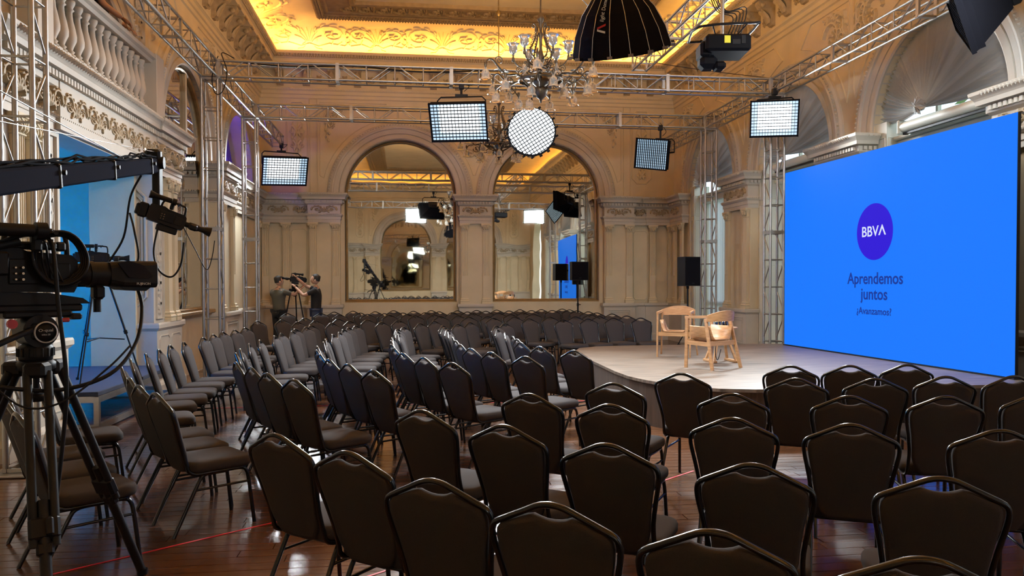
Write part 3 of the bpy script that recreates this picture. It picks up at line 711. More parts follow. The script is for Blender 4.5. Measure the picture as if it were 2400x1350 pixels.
# ---------------------------------------------------------------- floor: boards running across the room
NB = 0
fl = MB(); fl.add([(XL-4.5, YF-.3, -.02), (XR+.6, YF-.3, -.02), (XR+.6, YB+.4, -.02), (XL-4.5, YB+.4, -.02)], [(0, 1, 2, 3)])
FLOOR = struct(fl.build('floor', 'floor'))
bw = .116; rest = MB(); near = []
rng = random.Random(3); row = 0; y = YF
while y < YB:
    x = XL-4.3+rng.random()*1.5 if True else 0
    while x < XR:
        L = 1.5+rng.random()*1.6; cx = x+L/2
        d = hypot(cx-.6, y-3.0)
        near.append((d if y > 2.0 else 99, x, L, y)); x += L
    y += bw
near.sort(); keep = near[:300]
def board(b, x, L, y0, jz):
    e = .0011; b.add([(x+e, y0+e, -.012), (x+L-e, y0+e, -.012), (x+L-e, y0+bw-e, -.012), (x+e, y0+bw-e, -.012), (x+e+.002, y0+e+.002, jz), (x+L-e-.002, y0+e+.002, jz), (x+L-e-.002, y0+bw-e-.002, jz), (x+e+.002, y0+bw-e-.002, jz)],
          [(0, 1, 5, 4), (1, 2, 6, 5), (2, 3, 7, 6), (3, 0, 4, 7), (4, 5, 6, 7)])
for d, x, L, y0 in keep:
    q = MB(); board(q, x, L, y0, -rng.random()*.0012); q.build('plank', 'floor', FLOOR)
for d, x, L, y0 in near[300:]: board(rest, x, L, y0, -rng.random()*.0012)
rest.build('plank_field', 'floor', FLOOR, kind='stuff')

# ---------------------------------------------------------------- windows on the right wall
fan = MB(); RFN = 1.44; nt, nr = 124, 9; rg = random.Random(5); ph = [rg.uniform(-.5, .5) for _ in range(nt+1)]; am = [rg.uniform(.5, 1.3) for _ in range(nt+1)]
rings = []
for j in range(nr+1):
    rr = .05+(RFN-.05)*(j/nr); ring = []
    for i in range(nt+1):
        t = pi*i/nt; k = .052*am[i]*(1 if i % 2 else -1)*min(1, rr*1.1)*(1-.35*(j/nr)**4); sag = .10*sin(pi*min(1, rr/RFN))*(abs(cos(t))**6)
        ring.append((-rr*cos(t), .12-.30*(1-rr/RFN)**1.3+k, ZS+.12+rr*sin(t)*.955-sag*.4))
    rings.append(ring)
fan.loft(rings, smooth=False, cap0=False, cap1=False, closed=False); FANME = fan.mesh('gathered_fan', 'fan')
rs = MB()
for k in range(9):
    a = 2*pi*k/9; rs.loft([[( .09*cos(a+q*.35)*f+.02*cos(a), -.24-.05*sin(q*2+k)-.03*(1-f), ZS+.15+.10*sin(a+q*.35)*f) for q in range(-1, 2)] for f in (.15, .6, 1.0, 1.25)], closed=False, cap0=False, cap1=False)
rs.lathe([(0, -.08), (.06, -.05), (.075, 0), (.05, .06), (0, .08)], 10, MX.Translation((0, -.21, ZS+.15)) @ MX.Rotation(pi/2, 4, 'X'), wav=.2, wn=5); ROSME = rs.mesh('rosette_knot', 'fan')
cu = MB(); rg2 = random.Random(9)
rings = []
for z in (.16, 1.2, 2.4, 3.72):
    rings.append([(-1.08+2.16*i/70, .40+.035*sin(i*1.9+rg2.uniform(-.2, .2)), z) for i in range(71)])
cu.loft(rings, closed=False, cap0=False, cap1=False); CURME = cu.mesh('sheer_curtain', 'sheer')
fr = MB()
for u in (-1.15, 0, 1.15): fr.box((u, .5, 1.95), (.09, .09, 3.7), bev=.01)
for z in (.15, 1.1, 3.78): fr.box((0, .5, z), (2.4, .08, .1), bev=.01)
for u in (-.58, .58): fr.box((u, .5, 4.25), (.05, .06, .9))
FRAME = fr.mesh('frame', 'joinery')
tr_ = MB(); tr_.box((0, .33, 3.82), (2.5, .26, .16), bev=.02); tr_.box((0, .28, 3.93), (2.56, .3, .06), bev=.015); TRANS = tr_.mesh('transom', 'joinery')
jb = MB(); jb.box((1.31, .23, 2.1), (.32, .42, 4.2))
for y0, y1, u in ((.02, .36, 1.148),):
    for pts, W in border(rect(.06, .35, .38, 2.0), .012)+border(rect(.06, 2.1, .38, 3.3), .012)+border(rect(.06, 3.42, .38, 3.95), .012): jb.ridge(pts, W, .014, lambda a, c, h: (1.15-h, a-.0, c))
for pts, W in border(rect(1.19, .35, 1.43, 3.3), .012)+border(rect(1.19, 3.42, 1.43, 3.95), .01): jb.ridge(pts, W, .014, PL(-.02))
JAMB = jb.mesh('jamb', 'joinery')
gm, gn, gl, gb = newmat('window_glass'); tb = gn.new('ShaderNodeBsdfTransparent'); tb.inputs[0].default_value = (.92, .97, .95, 1); gb.inputs['Roughness'].default_value = .02; gx = gn.new('ShaderNodeMixShader'); gx.inputs[0].default_value = .08
gl.new(tb.outputs[0], gx.inputs[1]); gl.new(gb.outputs[0], gx.inputs[2]); gl.new(gx.outputs[0], gn['Material Output'].inputs[0]); M['pane'] = gm
pn = MB(); pn.box((0, .51, 2.35), (2.2, .008, 4.2)); PANE = pn.mesh('pane', 'pane')
for n, y in enumerate(BAYS[:5]):
    w = struct(put('window_%d' % (n+1), FRAME)); w.matrix_world = M_right @ MX.Translation((UR(y), 0, 0))
    put('transom', TRANS, w); put('sheer_curtain', CURME, w); put('pane', PANE, w)
    put('jamb', JAMB, w); put('jamb', JAMB, w, rot=None, scale=(-1, 1, 1))
FL = ['gathered cream satin fan drape in the arch nearest the back wall', 'gathered cream satin fan drape in the arch behind the bright right-hand softbox', 'largest gathered cream satin fan drape, in the arch above the blue screen', 'gathered satin fan drape in the arch beyond the right edge of the blue screen', 'gathered satin fan drape in the arch nearest the front of the room']
for n, y in enumerate(BAYS[:5]):
    t = thing('fan_drape', FL[n], 'drape'); t.matrix_world = M_right @ MX.Translation((UR(y), 0, 0)); t['group'] = 'satin fan drapes in the window arches'
    put('gathered_fan', FANME, t); put('rosette_knot', ROSME, t)
rb = MB(); rb.tube([(-1.05, 0, 0), (1.05, 0, 0)], .07, 12); rb.build
for n, y in enumerate(BAYS[1:3]):
    t = thing('roller_blind', ['white roller blind cassette under the fan drape left of the screen', 'white roller blind cassette at the window head above the blue screen'][n], 'blind', group='roller blinds at the window heads')
    t.matrix_world = M_right @ MX.Translation((UR(y)+.25, .02, 4.02)); t['group'] = 'roller blinds at the window heads'
    q = MB(); q.tube([(-.95, 0, 0), (.95, 0, 0)], .085, 14); q.build('roll', 'joinery', t)
    q = MB(); q.box((0, 0, -.1), (1.9, .05, .03)); q.build('bottom_bar', 'black', t)
    q = MB(); q.box((-.98, 0, 0), (.05, .2, .22), bev=.02); q.box((.98, 0, 0), (.05, .2, .22), bev=.02); q.build('bracket', 'joinery', t)
# a leafy tree outside, glimpsed above the transoms
tt = thing('tree', 'green leafy tree outside the window above the screen', 'tree', (11.5, 10.8, 0))
q = MB(); q.tube([(0, 0, 0), (.1, 0, 2), (0, .1, 4)], [.2, .16, .1], 8); q.build('trunk', 'brass', tt)
q = MB(); rg = random.Random(4)
for k in range(900):
    c = V((rg.gauss(0, .9), rg.gauss(0, 1.6), 4.3+rg.gauss(0, 1.0))); a = V((rg.gauss(0, 1), rg.gauss(0, 1), rg.gauss(0, 1))).normalized()*.14; e = a.orthogonal().normalized()*.07
    q.add([c-a, c+e, c+a, c-e], [(0, 1, 2, 3)])
q.build('foliage', 'green', tt, kind='stuff')
# ground outside the windows
q = MB(); q.box((14, 8.4, -.15), (12, 40, .1)); struct(q.build('ground', 'green'))
# violet drape inside the niche of the left wall
t = thing('violet_drape', 'violet lit cloth hanging in the left wall niche by the back corner', 'drape'); t.matrix_world = M_left @ MX.Translation((UL(19.0), .45, 0))
q = MB(); q.loft([[(-1.3+2.6*i/40*(.35+.65*f)+(1-f)*.6, -.12+.03*sin(i*1.3)*(f+.2), 4.1+1.3*(1-f)) for i in range(41)] for f in (0, .3, .6, 1)], closed=False, cap0=False, cap1=False); q.build('cloth', 'violet', t)
def lamp(name, kind, loc, energy, col, size=1.0, size_y=None, rot=None, spread=None):
    L = D.lights.new(name, kind); L.energy = energy; L.color = col
    if kind == 'AREA':
        L.size = size
        if size_y: L.shape = 'RECTANGLE'; L.size_y = size_y
    else: L.shadow_soft_size = size
    o = D.objects.new(name, L); COL.objects.link(o); o.location = loc
    if rot: o.rotation_euler = rot
    return o
lamp('blue_flood', 'AREA', (-5.3, 8.4, 3.5), P_BLUE, (.0, .23, 1.0), 1.0, 1.0, (0, radians(38), 0)).data.spread = radians(85)
lamp('blue_flood', 'AREA', (-6.0, 12.2, 3.5), P_BLUE*.7, (.0, .23, 1.0), 1.0, 1.0, (0, radians(42), 0)).data.spread = radians(85)
lamp('violet_uplight', 'POINT', (-4.25, 18.7, 4.3), P_VIOLET, (.16, .08, 1.0), .08)

for y in (8.0, 11.5, 15.0):  # added lamps without fixtures, aimed up for a warm fill over the walls
    lamp('added_warm_fill', 'AREA', (XC, y, 5.75), P_FILL, (1.0, .52, .11), 1.2, .5, (pi, 0, 0))
# ---------------------------------------------------------------- stage and LED screen
ST = [(2.62, 12.0), (2.60, 10.98), (2.575, 9.6), (2.60, 9.1), (2.69, 8.72), (2.82, 8.4), (3.0, 8.1), (3.25, 7.88), (3.6, 7.77), (4.0, 7.74), (5.5, 7.76), (7.05, 7.74), (7.05, 13.5), (3.75, 13.5), (3.25, 13.4), (2.88, 13.1), (2.7, 12.6)]
st = thing('stage', 'low rounded stage covered in grey brown wood planks', 'stage')
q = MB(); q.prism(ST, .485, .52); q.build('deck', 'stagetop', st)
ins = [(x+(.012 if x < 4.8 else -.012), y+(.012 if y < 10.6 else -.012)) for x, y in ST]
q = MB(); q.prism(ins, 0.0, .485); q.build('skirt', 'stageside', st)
SCR = thing('led_screen', 'huge blue video wall with violet logo disc standing on the stage', 'screen')
bl, br = V((6.62, 13.17)), V((6.87, 8.11)); tdir = (br-bl).normalized(); nrm_ = V((tdir.y, -tdir.x))  # normal towards the room
if nrm_.x > 0: nrm_ = -nrm_
SCR.matrix_world = MX(((tdir.x, -nrm_.x, 0, bl.x), (tdir.y, -nrm_.y, 0, bl.y), (0, 0, 1, 0), (0, 0, 0, 1)))   # local x along the screen, local -y towards the room
LW, Z0, Z1 = 5.066, .535, 3.575
q = MB(); q.box((LW/2, .03, (Z0+Z1)/2), (LW+.006, .04, Z1-Z0), bev=.004); q.build('cabinet', 'black', SCR)
q = MB(); nx, nz = 1, 1
q.add([(0, .006, Z0+.004), (LW, .006, Z0+.004), (LW, .006, Z1), (0, .006, Z1)], [(0, 1, 2, 3)]); q.build('picture', 'screen', SCR)
q = MB(); q.box((LW/2, .05, .525), (LW+.02, .13, .02)); q.build('base_rail', 'darkgrey', SCR)
for x in (.3, 1.6, 3.0, 4.5):
    q = MB(); q.tube([(x, .12, 3.2), (x, .5, .54)], .02, 8); q.build('brace', 'alu', SCR)
q = MB(); q.lathe([(0, .0), (.415, 0), (.415, .001), (0, .001)], 64, MX.Translation((2.51, .004, 2.378)) @ MX.Rotation(pi/2, 4, 'X'), smooth=False); q.build('logo_disc', 'logo', SCR)
def text(body, h, loc, parent, m, name='lettering', rot=(pi/2, 0, 0), width=None, align='CENTER', ext=.001, shear=0, sp=1.0, bold=0.0):
    c = D.curves.new(name, 'FONT'); c.body = body; c.size = h/.72; c.align_x = align; c.extrude = ext; c.shear = shear; c.space_character = sp; c.offset = bold
    c.resolution_u = 3
    o = D.objects.new(name+'_tmp', c); COL.objects.link(o); dg = bpy.context.evaluated_depsgraph_get(); dg.update()
    me = D.meshes.new_from_object(o.evaluated_get(dg)); D.objects.remove(o)
    me.materials.clear(); me.materials.append(M[m])
    xs = [v.co.x for v in me.vertices]; w = max(xs)-min(xs); s = (width/w) if width else 1.0; mid = (max(xs)+min(xs))/2 if align == 'CENTER' else 0
    for v in me.vertices: v.co.x = (v.co.x-mid)*s
    return put(name, me, parent, loc, rot)
text('BBV', .155, (2.418, .001, 2.315), SCR, 'logotext', width=.385, bold=.002)
o = text('V', .155, (2.69, .001, 2.47), SCR, 'logotext', width=.17, bold=.002); o.rotation_euler = (pi/2, pi, 0)
text('Aprendemos', .175, (2.507, .001, 1.615), SCR, 'screentext', width=1.28, bold=.0035)
text('juntos', .175, (2.507, .001, 1.385), SCR, 'screentext', width=.62, bold=.0035)
text('¿Avanzamos?', .105, (2.507, .001, 1.165), SCR, 'screentext', width=.80, bold=.002)

# ---------------------------------------------------------------- aluminium truss
HB = .13
BR = {}
def brace_mesh(L, r):
    k = (round(L, 3), r)
    if k not in BR: BR[k] = MB().tube([(0, 0, 0), (0, 0, L)], r, 6, cap=False).mesh('brace', 'alu')
    return BR[k]
def rod(parent, name, a, c, r):
    a, c = V(a), V(c); d = c-a; o = put(name, brace_mesh(d.length, r), parent, a); o.rotation_mode = 'QUATERNION'; o.rotation_quaternion = V((0, 0, 1)).rotation_difference(d); return o
PLT = None
def plate_mesh():
    q = MB(); s = .03
    for a in (-1, 1):
        q.box((0, a*HB, 0), (.03, s, 2*HB+.05)); q.box((0, 0, a*HB), (.03, 2*HB+.05, s))
        for e in (-1, 1):
            q.tube([(-.03, a*HB*.72, e*HB), (.035, a*HB*.72, e*HB)], .011, 6)
    return q.mesh('end_plate', 'alu')
def truss(name, label, cat, p0, p1, up=(0, 0, 1), sect=2.12, group=None):
    p0, p1 = V(p0), V(p1); x = (p1-p0).normalized(); z = V(up); y = z.cross(x).normalized(); z = x.cross(y); L = (p1-p0).length
    t = thing(name, label, cat, group=group); t.matrix_world = MX(((x.x, y.x, z.x, p0.x), (x.y, y.y, z.y, p0.y), (x.z, y.z, z.z, p0.z), (0, 0, 0, 1)))
    global PLT
    PLT = PLT or plate_mesh()
    for a in (-1, 1):
        for c in (-1, 1): rod(t, 'chord', (0, a*HB, c*HB), (L, a*HB, c*HB), .024)
    ns = max(1, round(L/sect)); sl = L/ns
    for k in range(ns):
        for e in (.015, sl-.015):
            put('end_plate', PLT, t, (k*sl+e, 0, 0))
        nb = max(1, round(sl/.53)); bl_ = sl/nb
        for j in range(nb):
            x0 = k*sl+j*bl_
            if j:
                for a in (-1, 1): rod(t, 'post', (x0, a*HB, -HB), (x0, a*HB, HB), .011)
                for c in (-1, 1): rod(t, 'rung', (x0, -HB, c*HB), (x0, HB, c*HB), .011)
            s = 1 if (j+k) % 2 else -1
            for a in (-1, 1): rod(t, 'brace', (x0+bl_*.14, a*HB, s*HB), (x0+bl_*.86, a*HB, -s*HB), .011)
    return t
def corner_block(loc, label):
    t = thing('corner_block', label, 'truss corner', loc, group='cubic truss corner blocks')
    for a in (-1, 1):
        for c in (-1, 1):
            q = MB(); q.tube([(-.15, a*HB, c*HB), (.15, a*HB, c*HB)], .026, 8); q.build('bar', 'alu', t)
            q = MB(); q.tube([(a*HB, -.15, c*HB), (a*HB, .15, c*HB)], .026, 8); q.build('bar', 'alu', t)
            q = MB(); q.tube([(a*HB, c*HB, -.15), (a*HB, c*HB, .15)], .026, 8); q.build('bar', 'alu', t)
    return t
TX0, TX1, TZ = -3.31, 6.75, 5.25; TY = (7.3, 13.85, 17.07)
truss('truss_beam', 'nearer cross truss spanning the hall in front of the chandelier lamps', 'truss', (TX0+.15, TY[1], TZ), (TX1-.15, TY[1], TZ))
truss('truss_beam', 'farther cross truss spanning the hall in front of the two mirror arches', 'truss', (TX0+.15, TY[2], TZ), (TX1-.15, TY[2], TZ))
truss('truss_beam', 'cross truss over the front rows that carries the round dome softbox', 'truss', (TX0+.15, TY[0], TZ), (TX1-.15, TY[0], TZ))
LBL = {('l', 0): 'left truss run above the gallery balustrade', ('l', 1): 'short left truss run between the second and third upright', ('l', 2): 'left truss end that sticks out past the third upright holding a softbox',
       ('r', 0): 'right truss run above the screen and the largest fan drape', ('r', 1): 'short right truss run between the two cross trusses', ('r', 2): 'right truss end that runs on towards the back wall'}
for s, X in (('l', TX0), ('r', TX1)):
    truss('truss_beam', LBL[(s, 0)], 'truss', (X, TY[0]+.15, TZ), (X, TY[1]-.15, TZ))
    truss('truss_beam', LBL[(s, 1)], 'truss', (X, TY[1]+.15, TZ), (X, TY[2]-.15, TZ))
    truss('truss_beam', LBL[(s, 2)], 'truss', (X, TY[2]+.15, TZ), (X, 20.6 if s == 'l' else 20.0, TZ))
truss('truss_beam', 'upper truss lying on the cross truss and holding the black projector', 'truss', (4.2, 14.0, 5.66), (4.24, 6.4, 5.66))
CL = [['nearest left truss upright beside the gallery opening', 'second left truss upright in front of the left wall mirror', 'third left truss upright before the violet niche'],
      ['right truss upright beyond the near end of the blue screen', 'right truss upright touching the far edge of the blue screen', 'right truss upright behind the stage loudspeaker']]
for i, X in enumerate((TX0, TX1)):
    for j, Y in enumerate(TY):
        t = truss('truss_column', CL[i][j], 'truss column', (X, Y, .03), (X, Y, TZ-.15), up=(0, 1, 0))
        q = MB(); q.box((.0, 0, 0), (.02, .5, .5), bev=.004); q.build('base_plate', 'alu', t, loc=(-.015, 0, 0))
        corner_block((X, Y, TZ), 'corner block above the '+CL[i][j])

# ---------------------------------------------------------------- soft boxes hanging from the trusses
def frame_to(loc, a, roll=0.0):
    """matrix whose local +Z looks along a, local +Y as upright as possible"""
    z = V(a).normalized(); x = V((0, 0, 1)).cross(z)
    x = x.normalized() if x.length > 1e-4 else V((1, 0, 0)); y = z.cross(x)
    return MX(((x.x, y.x, z.x, loc[0]), (x.y, y.y, z.y, loc[1]), (x.z, y.z, z.z, loc[2]), (0, 0, 0, 1))) @ MX.Rotation(roll, 4, 'Z')
def softbox(label, loc, a, w, h, hang_z, depth=.34, dim=False, roll=0.0, nx=16, ny=11, lit='soft', pw=1.0):
    t = thing('softbox', label, 'softbox'); Mx = frame_to(loc, a, roll); t.matrix_world = Mx
    W, H = w/2, h/2; bw_, bh_ = W*.42, H*.42
    ring = lambda a_, c_, z: [(-a_, -c_, z), (a_, -c_, z), (a_, c_, z), (-a_, c_, z)]
    q = MB(); q.loft([ring(bw_, bh_, -depth), ring(W*.97, H*.97, -.04), ring(W, H, 0.0), ring(W*1.0, H*1.0, .045)], smooth=False, cap0=True, cap1=False)
    q.loft([ring(W-.008, H-.008, .045), ring(W-.008, H-.008, -.10)], smooth=False, cap0=False, cap1=False); q.build('shell', 'blackmatte', t)
    q = MB(); q.add(ring(W*.72, H*.72, -.14), [(0, 1, 2, 3)]); q.build('diffuser', lit, t)
    q = MB(); q.loft([ring(W*.72, H*.72, -.14), ring(W-.01, H-.01, -.0)], smooth=False, cap0=False, cap1=False); q.build('inner_wall', 'softskirt' if not dim else 'softdim', t)
    q = MB(); g = .003
    for k in range(nx+1):
        q.box((-W+.01+(2*W-.02)*k/nx, 0, .022), (2*g, 2*H-.02, .035))
    for k in range(ny+1):
        q.box((0, -H+.01+(2*H-.02)*k/ny, .022), (2*W-.02, 2*g, .035))
    if not dim:
        o = lamp('softbox_lamp', 'AREA', (0, 0, 0), P_SOFT*pw, (.88, .96, 1.0), w*.9, h*.9, None); o.data.spread = radians(125); o.parent = t; o.matrix_local = MX.Translation((0, 0, .055)) @ MX.Rotation(pi, 4, 'X')
    q.build('honeycomb_grid', 'blackmatte', t)
    q = MB()
    for s in (-1, 1):
        q.box((s*(W+.004), 0, .03), (.018, h+.03, .05)); q.box((0, s*(H+.004), .03), (w+.03, .018, .05))
    q.build('rim', 'blackmatte', t)
    q = MB(); q.box((0, 0, -depth-.05), (bw_*1.9, bh_*1.9, .11), bev=.02); q.box((0, 0, -depth-.13), (bw_*1.2, bh_*1.3, .06), bev=.015); q.build('lamp_head', 'black', t)
    inv = Mx.inverted(); yk = MB(); loc = V(loc); xx = Mx.to_3x3() @ V((1, 0, 0)); xx.z = 0; xx.normalize(); back = Mx @ V((0, 0, -depth-.03))
    top = back.z+H*.62+.10; e = bw_*2.1
    P = [back-xx*e, V((*(back-xx*e).xy, top-.06)), V((*(back-xx*(e-.06)).xy, top)), V((*(back+xx*(e-.06)).xy, top)), V((*(back+xx*e).xy, top-.06)), back+xx*e]
    yk.tube([inv @ p for p in P], .014, 6)
    for s in (-1, 1): yk.tube([inv @ (back+xx*e*s), inv @ (back+xx*(e-.25)*s)], .02, 8)
    yk.build('yoke', 'black', t)
    q = MB(); c = V((back.x, back.y, top)); q.tube([inv @ c, inv @ V((c.x, c.y, hang_z))], .022, 8); q.box((c.x, c.y, top+.02), (.22, .05, .05), inv); q.box((c.x, c.y, hang_z-.03), (.09, .09, .12), inv, bev=.01); q.build('hanging_clamp', 'black', t)
    q = MB(); q.tube(smooth_path([inv @ V((c.x+.05, c.y, top+.1)), inv @ V((c.x+.14, c.y+.03, top+.2)), inv @ V((c.x+.06, c.y, hang_z)), inv @ V((c.x+.02, c.y+.1, hang_z+.1))], 6), .007, 5); q.build('cable', 'black', t)
    return t
softbox('lit rectangular softbox at the left, hanging off the end of the left truss', (-3.05, 20.0, 4.42), (.42, -1, -.62), 1.08, .72, 5.12, roll=radians(3))
softbox('lit rectangular softbox left of the round one under the near cross truss', (.85, 13.45, 4.40), (-.22, -1, -.62), .96, .66, 5.12)
softbox('dim rectangular softbox turned to the left under the far cross truss', (5.30, 16.7, 4.46), (-.95, -.85, -.18), .78, .64, 5.12, dim=True, lit='softdim', roll=radians(-10))
softbox('lit rectangular softbox on the right in front of the fan drapes', (6.43, 13.2, 4.545), (-.50, -1, -.42), .80, .62, 5.12, roll=radians(-2))
softbox('black softbox at the top right corner, seen from its side', (6.62, 8.75, 4.90), (-.86, .66, -.38), .95, .72, 5.12, depth=.5, dim=True, lit='softdim', roll=radians(-35))
softbox('softbox over the front rows that faces the mirrors, left one, seen in the mirror', (.3, 7.0, 4.78), (.05, 1, -.38), .96, .66, 5.12, pw=.42)
softbox('softbox over the front rows that faces the mirrors, right one, seen in the mirror', (5.9, 7.0, 4.78), (-.22, 1, -.38), .96, .66, 5.12, pw=.42)
def round_soft(label, loc, a, R, depth, n, hang_z, lit='soft', bright=True):
    t = thing('softbox', label, 'softbox'); Mx = frame_to(loc, a, radians(32) if bright else 0); t.matrix_world = Mx
    prof = [(R*.18, -depth), (R*.45, -depth*.86), (R*.72, -depth*.6), (R*.9, -depth*.3), (R, 0), (R*.985, .02)]
    q = MB(); q.lathe(prof, n, smooth=False); q.lathe([(R*.985, .02), (R*.97, -.03), (R*.95, -.07)], n, smooth=False); q.build('shell', 'blackmatte', t)
    q = MB()
    for k in range(n):
        A = 2*pi*k/n; q.tube([(r*1.005*cos(A), r*1.005*sin(A), z) for r, z in prof[:5]], .004, 4, cap=False); q.box((R*1.03*cos(A), R*1.03*sin(A), 0), (.05, .03, .03), None)
    q.build('rib', 'darkgrey' if bright else 'steel', t, label=None if bright else 'grey piping along the panel seams')
    q = MB(); q.lathe([(0, -.065), (R*.955, -.065)], n, smooth=False); q.build('diffuser', lit, t)
    q = MB(); k = int(R*2/.055)
    for i in range(1, k):
        u = -R+2*R*i/k; c = (R*R-u*u)**.5*.98
        q.box((u, 0, .003), (.009, 2*c, .03)); q.box((0, u, .003), (2*c, .009, .03))
    q.build('honeycomb_grid', 'blackmatte', t)
    o = lamp('softbox_lamp', 'AREA', (0, 0, 0), P_SOFT*(1.2 if bright else .55), (.88, .96, 1.0), R*1.8, None, None); o.data.shape = 'DISK'; o.data.spread = radians(125); o.parent = t; o.matrix_local = MX.Translation((0, 0, .035)) @ MX.Rotation(pi, 4, 'X')
    q = MB(); q.tube([(0, 0, -depth-.38), (0, 0, -depth+.02)], R*.18, 14); q.build('lamp_head', 'black', t)
    inv = Mx.inverted(); back = Mx @ V((0, 0, -depth-.2))
    q = MB(); q.tube([inv @ back, inv @ V((back.x, back.y, hang_z))], .022, 8); q.box((back.x, back.y, hang_z-.03), (.1, .1, .14), inv); q.build('hanging_clamp', 'black', t)
    return t
round_soft('big round lit softbox with honeycomb grid hanging below the chandelier', (2.085, 13.28, 4.215), (-.16, -1, -.42), .425, .36, 18, 5.12)
DOME = round_soft('black dome softbox seen from outside at the top of the picture', (2.10, 7.60, 3.955), (.20, .36, -.93), .49, .62, 16, 5.12, bright=False)
# printing on the dome, running up one panel
def on_dome(o, ang, t0): pass
Mx = DOME.matrix_world.copy()
DOME_PANEL = 1
dir_cam = (Mx.inverted() @ V((0, 0, 1.65))); A = atan2(dir_cam.y, dir_cam.x); A = (round((A-.16)/(pi/8)-.5)+.5)*pi/8 + DOME_PANEL*pi/8
DP = [(.49*k_, z_) for k_, z_ in ((1.0, 0.0), (.9, -.62*.3), (.72, -.62*.6), (.45, -.62*.86))]
def domept(s):                                     # s metres up the panel from the rim
    for (r0, z0), (r1, z1) in zip(DP, DP[1:]):
        L = hypot((r1-r0)*cos(pi/16), z1-z0)
        if s <= L or (r1, z1) == DP[-1]: f = s/L; break
        s -= L
    r = (r0+(r1-r0)*f)*cos(pi/16)+.006
    return V((r*cos(A), r*sin(A), z0+(z1-z0)*f))
def dome_frame(s):
    p = domept(s); up = (domept(s+.03)-domept(s-.03)).normalized(); side = V((-sin(A), cos(A), 0)); n = side.cross(up)
    if n.dot(V((p.x, p.y, 0))) < 0: n = -n
    y = n.cross(up)
    return MX(((up.x, y.x, n.x, p.x), (up.y, y.y, n.y, p.y), (up.z, y.z, n.z, p.z), (0, 0, 0, 1)))
s_ = .335
for word, L in (('light', .095), ('Dome', .12), ('III', .035)):
    o = text(word, .042, (0, 0, 0), DOME, 'ivory', shear=.3, width=L, rot=(0, 0, 0)); o.matrix_local = dome_frame(s_+L/2) @ MX.Translation((0, -.016, .002)); s_ += L+.016
for k, mm in ((1, 'red'), (-1, 'ivory')):
    q = MB(); q.prism([(k*.036-.010, -.04), (k*.036+.010, -.04), (.008*k+.008, .045), (.008*k-.010, .045)], 0, .004)
    o = q.build('emblem', mm, DOME); o.matrix_local = dome_frame(.27)

# ---------------------------------------------------------------- projector
t = thing('projector', 'black projector with a yellow label hanging from the upper truss', 'projector', (3.95, 9.55, 4.62), radians(-8))
q = MB(); q.box((.02, 0, 0), (.56, .5, .21), bev=.03); q.build('body', 'projector', t)
q = MB(); q.box((-.24, -.02, -.06), (.14, .3, .2), bev=.03); q.box((-.2, -.05, -.21), (.22, .24, .17), bev=.05); q.box((-.06, -.08, -.26), (.14, .2, .1), bev=.03); q.build('lens_snout', 'projector', t)
q = MB(); q.box((.0, -.253, .03), (.075, .006, .09)); q.build('label', 'yellow', t, label='yellow label')
q = MB(); q.box((.11, -.252, .0), (.1, .006, .06)); q.box((.2, -.252, .03), (.05, .006, .1)); q.build('connector_panel', 'darkgrey', t)
q = MB(); P = [(-.36, -.3, .17), (.3, -.34, .2), (.36, -.3, .2), (.36, .28, .2), (.3, .32, .2), (-.3, .32, .17), (-.36, .28, .17)]; q.tube(smooth_path(P, 3, True), .016, 6, closed=True)
for x, y in ((-.2, -.31), (.22, -.33), (-.2, .31), (.22, .31)): q.tube([(x, y, .19), (x*.6, y*.5, .1)], .01, 5)
q.build('cradle', 'black', t)
q = MB(); q.tube([(0, 0, .1), (0, 0, .9)], .025, 8); q.box((0, 0, .92), (.12, .12, .08)); q.build('hanging_pole', 'alu', t)
q = MB()
for k in range(5): q.tube(smooth_path([(.05+.05*k, .05*k, .12), (.12+.06*k, -.05+.06*k, .36+.05*k), (-.05+.03*k, .1, .5), (-.15+.03*k, .2, .85)], 6), .007, 5)
q.build('cables', 'black', t)

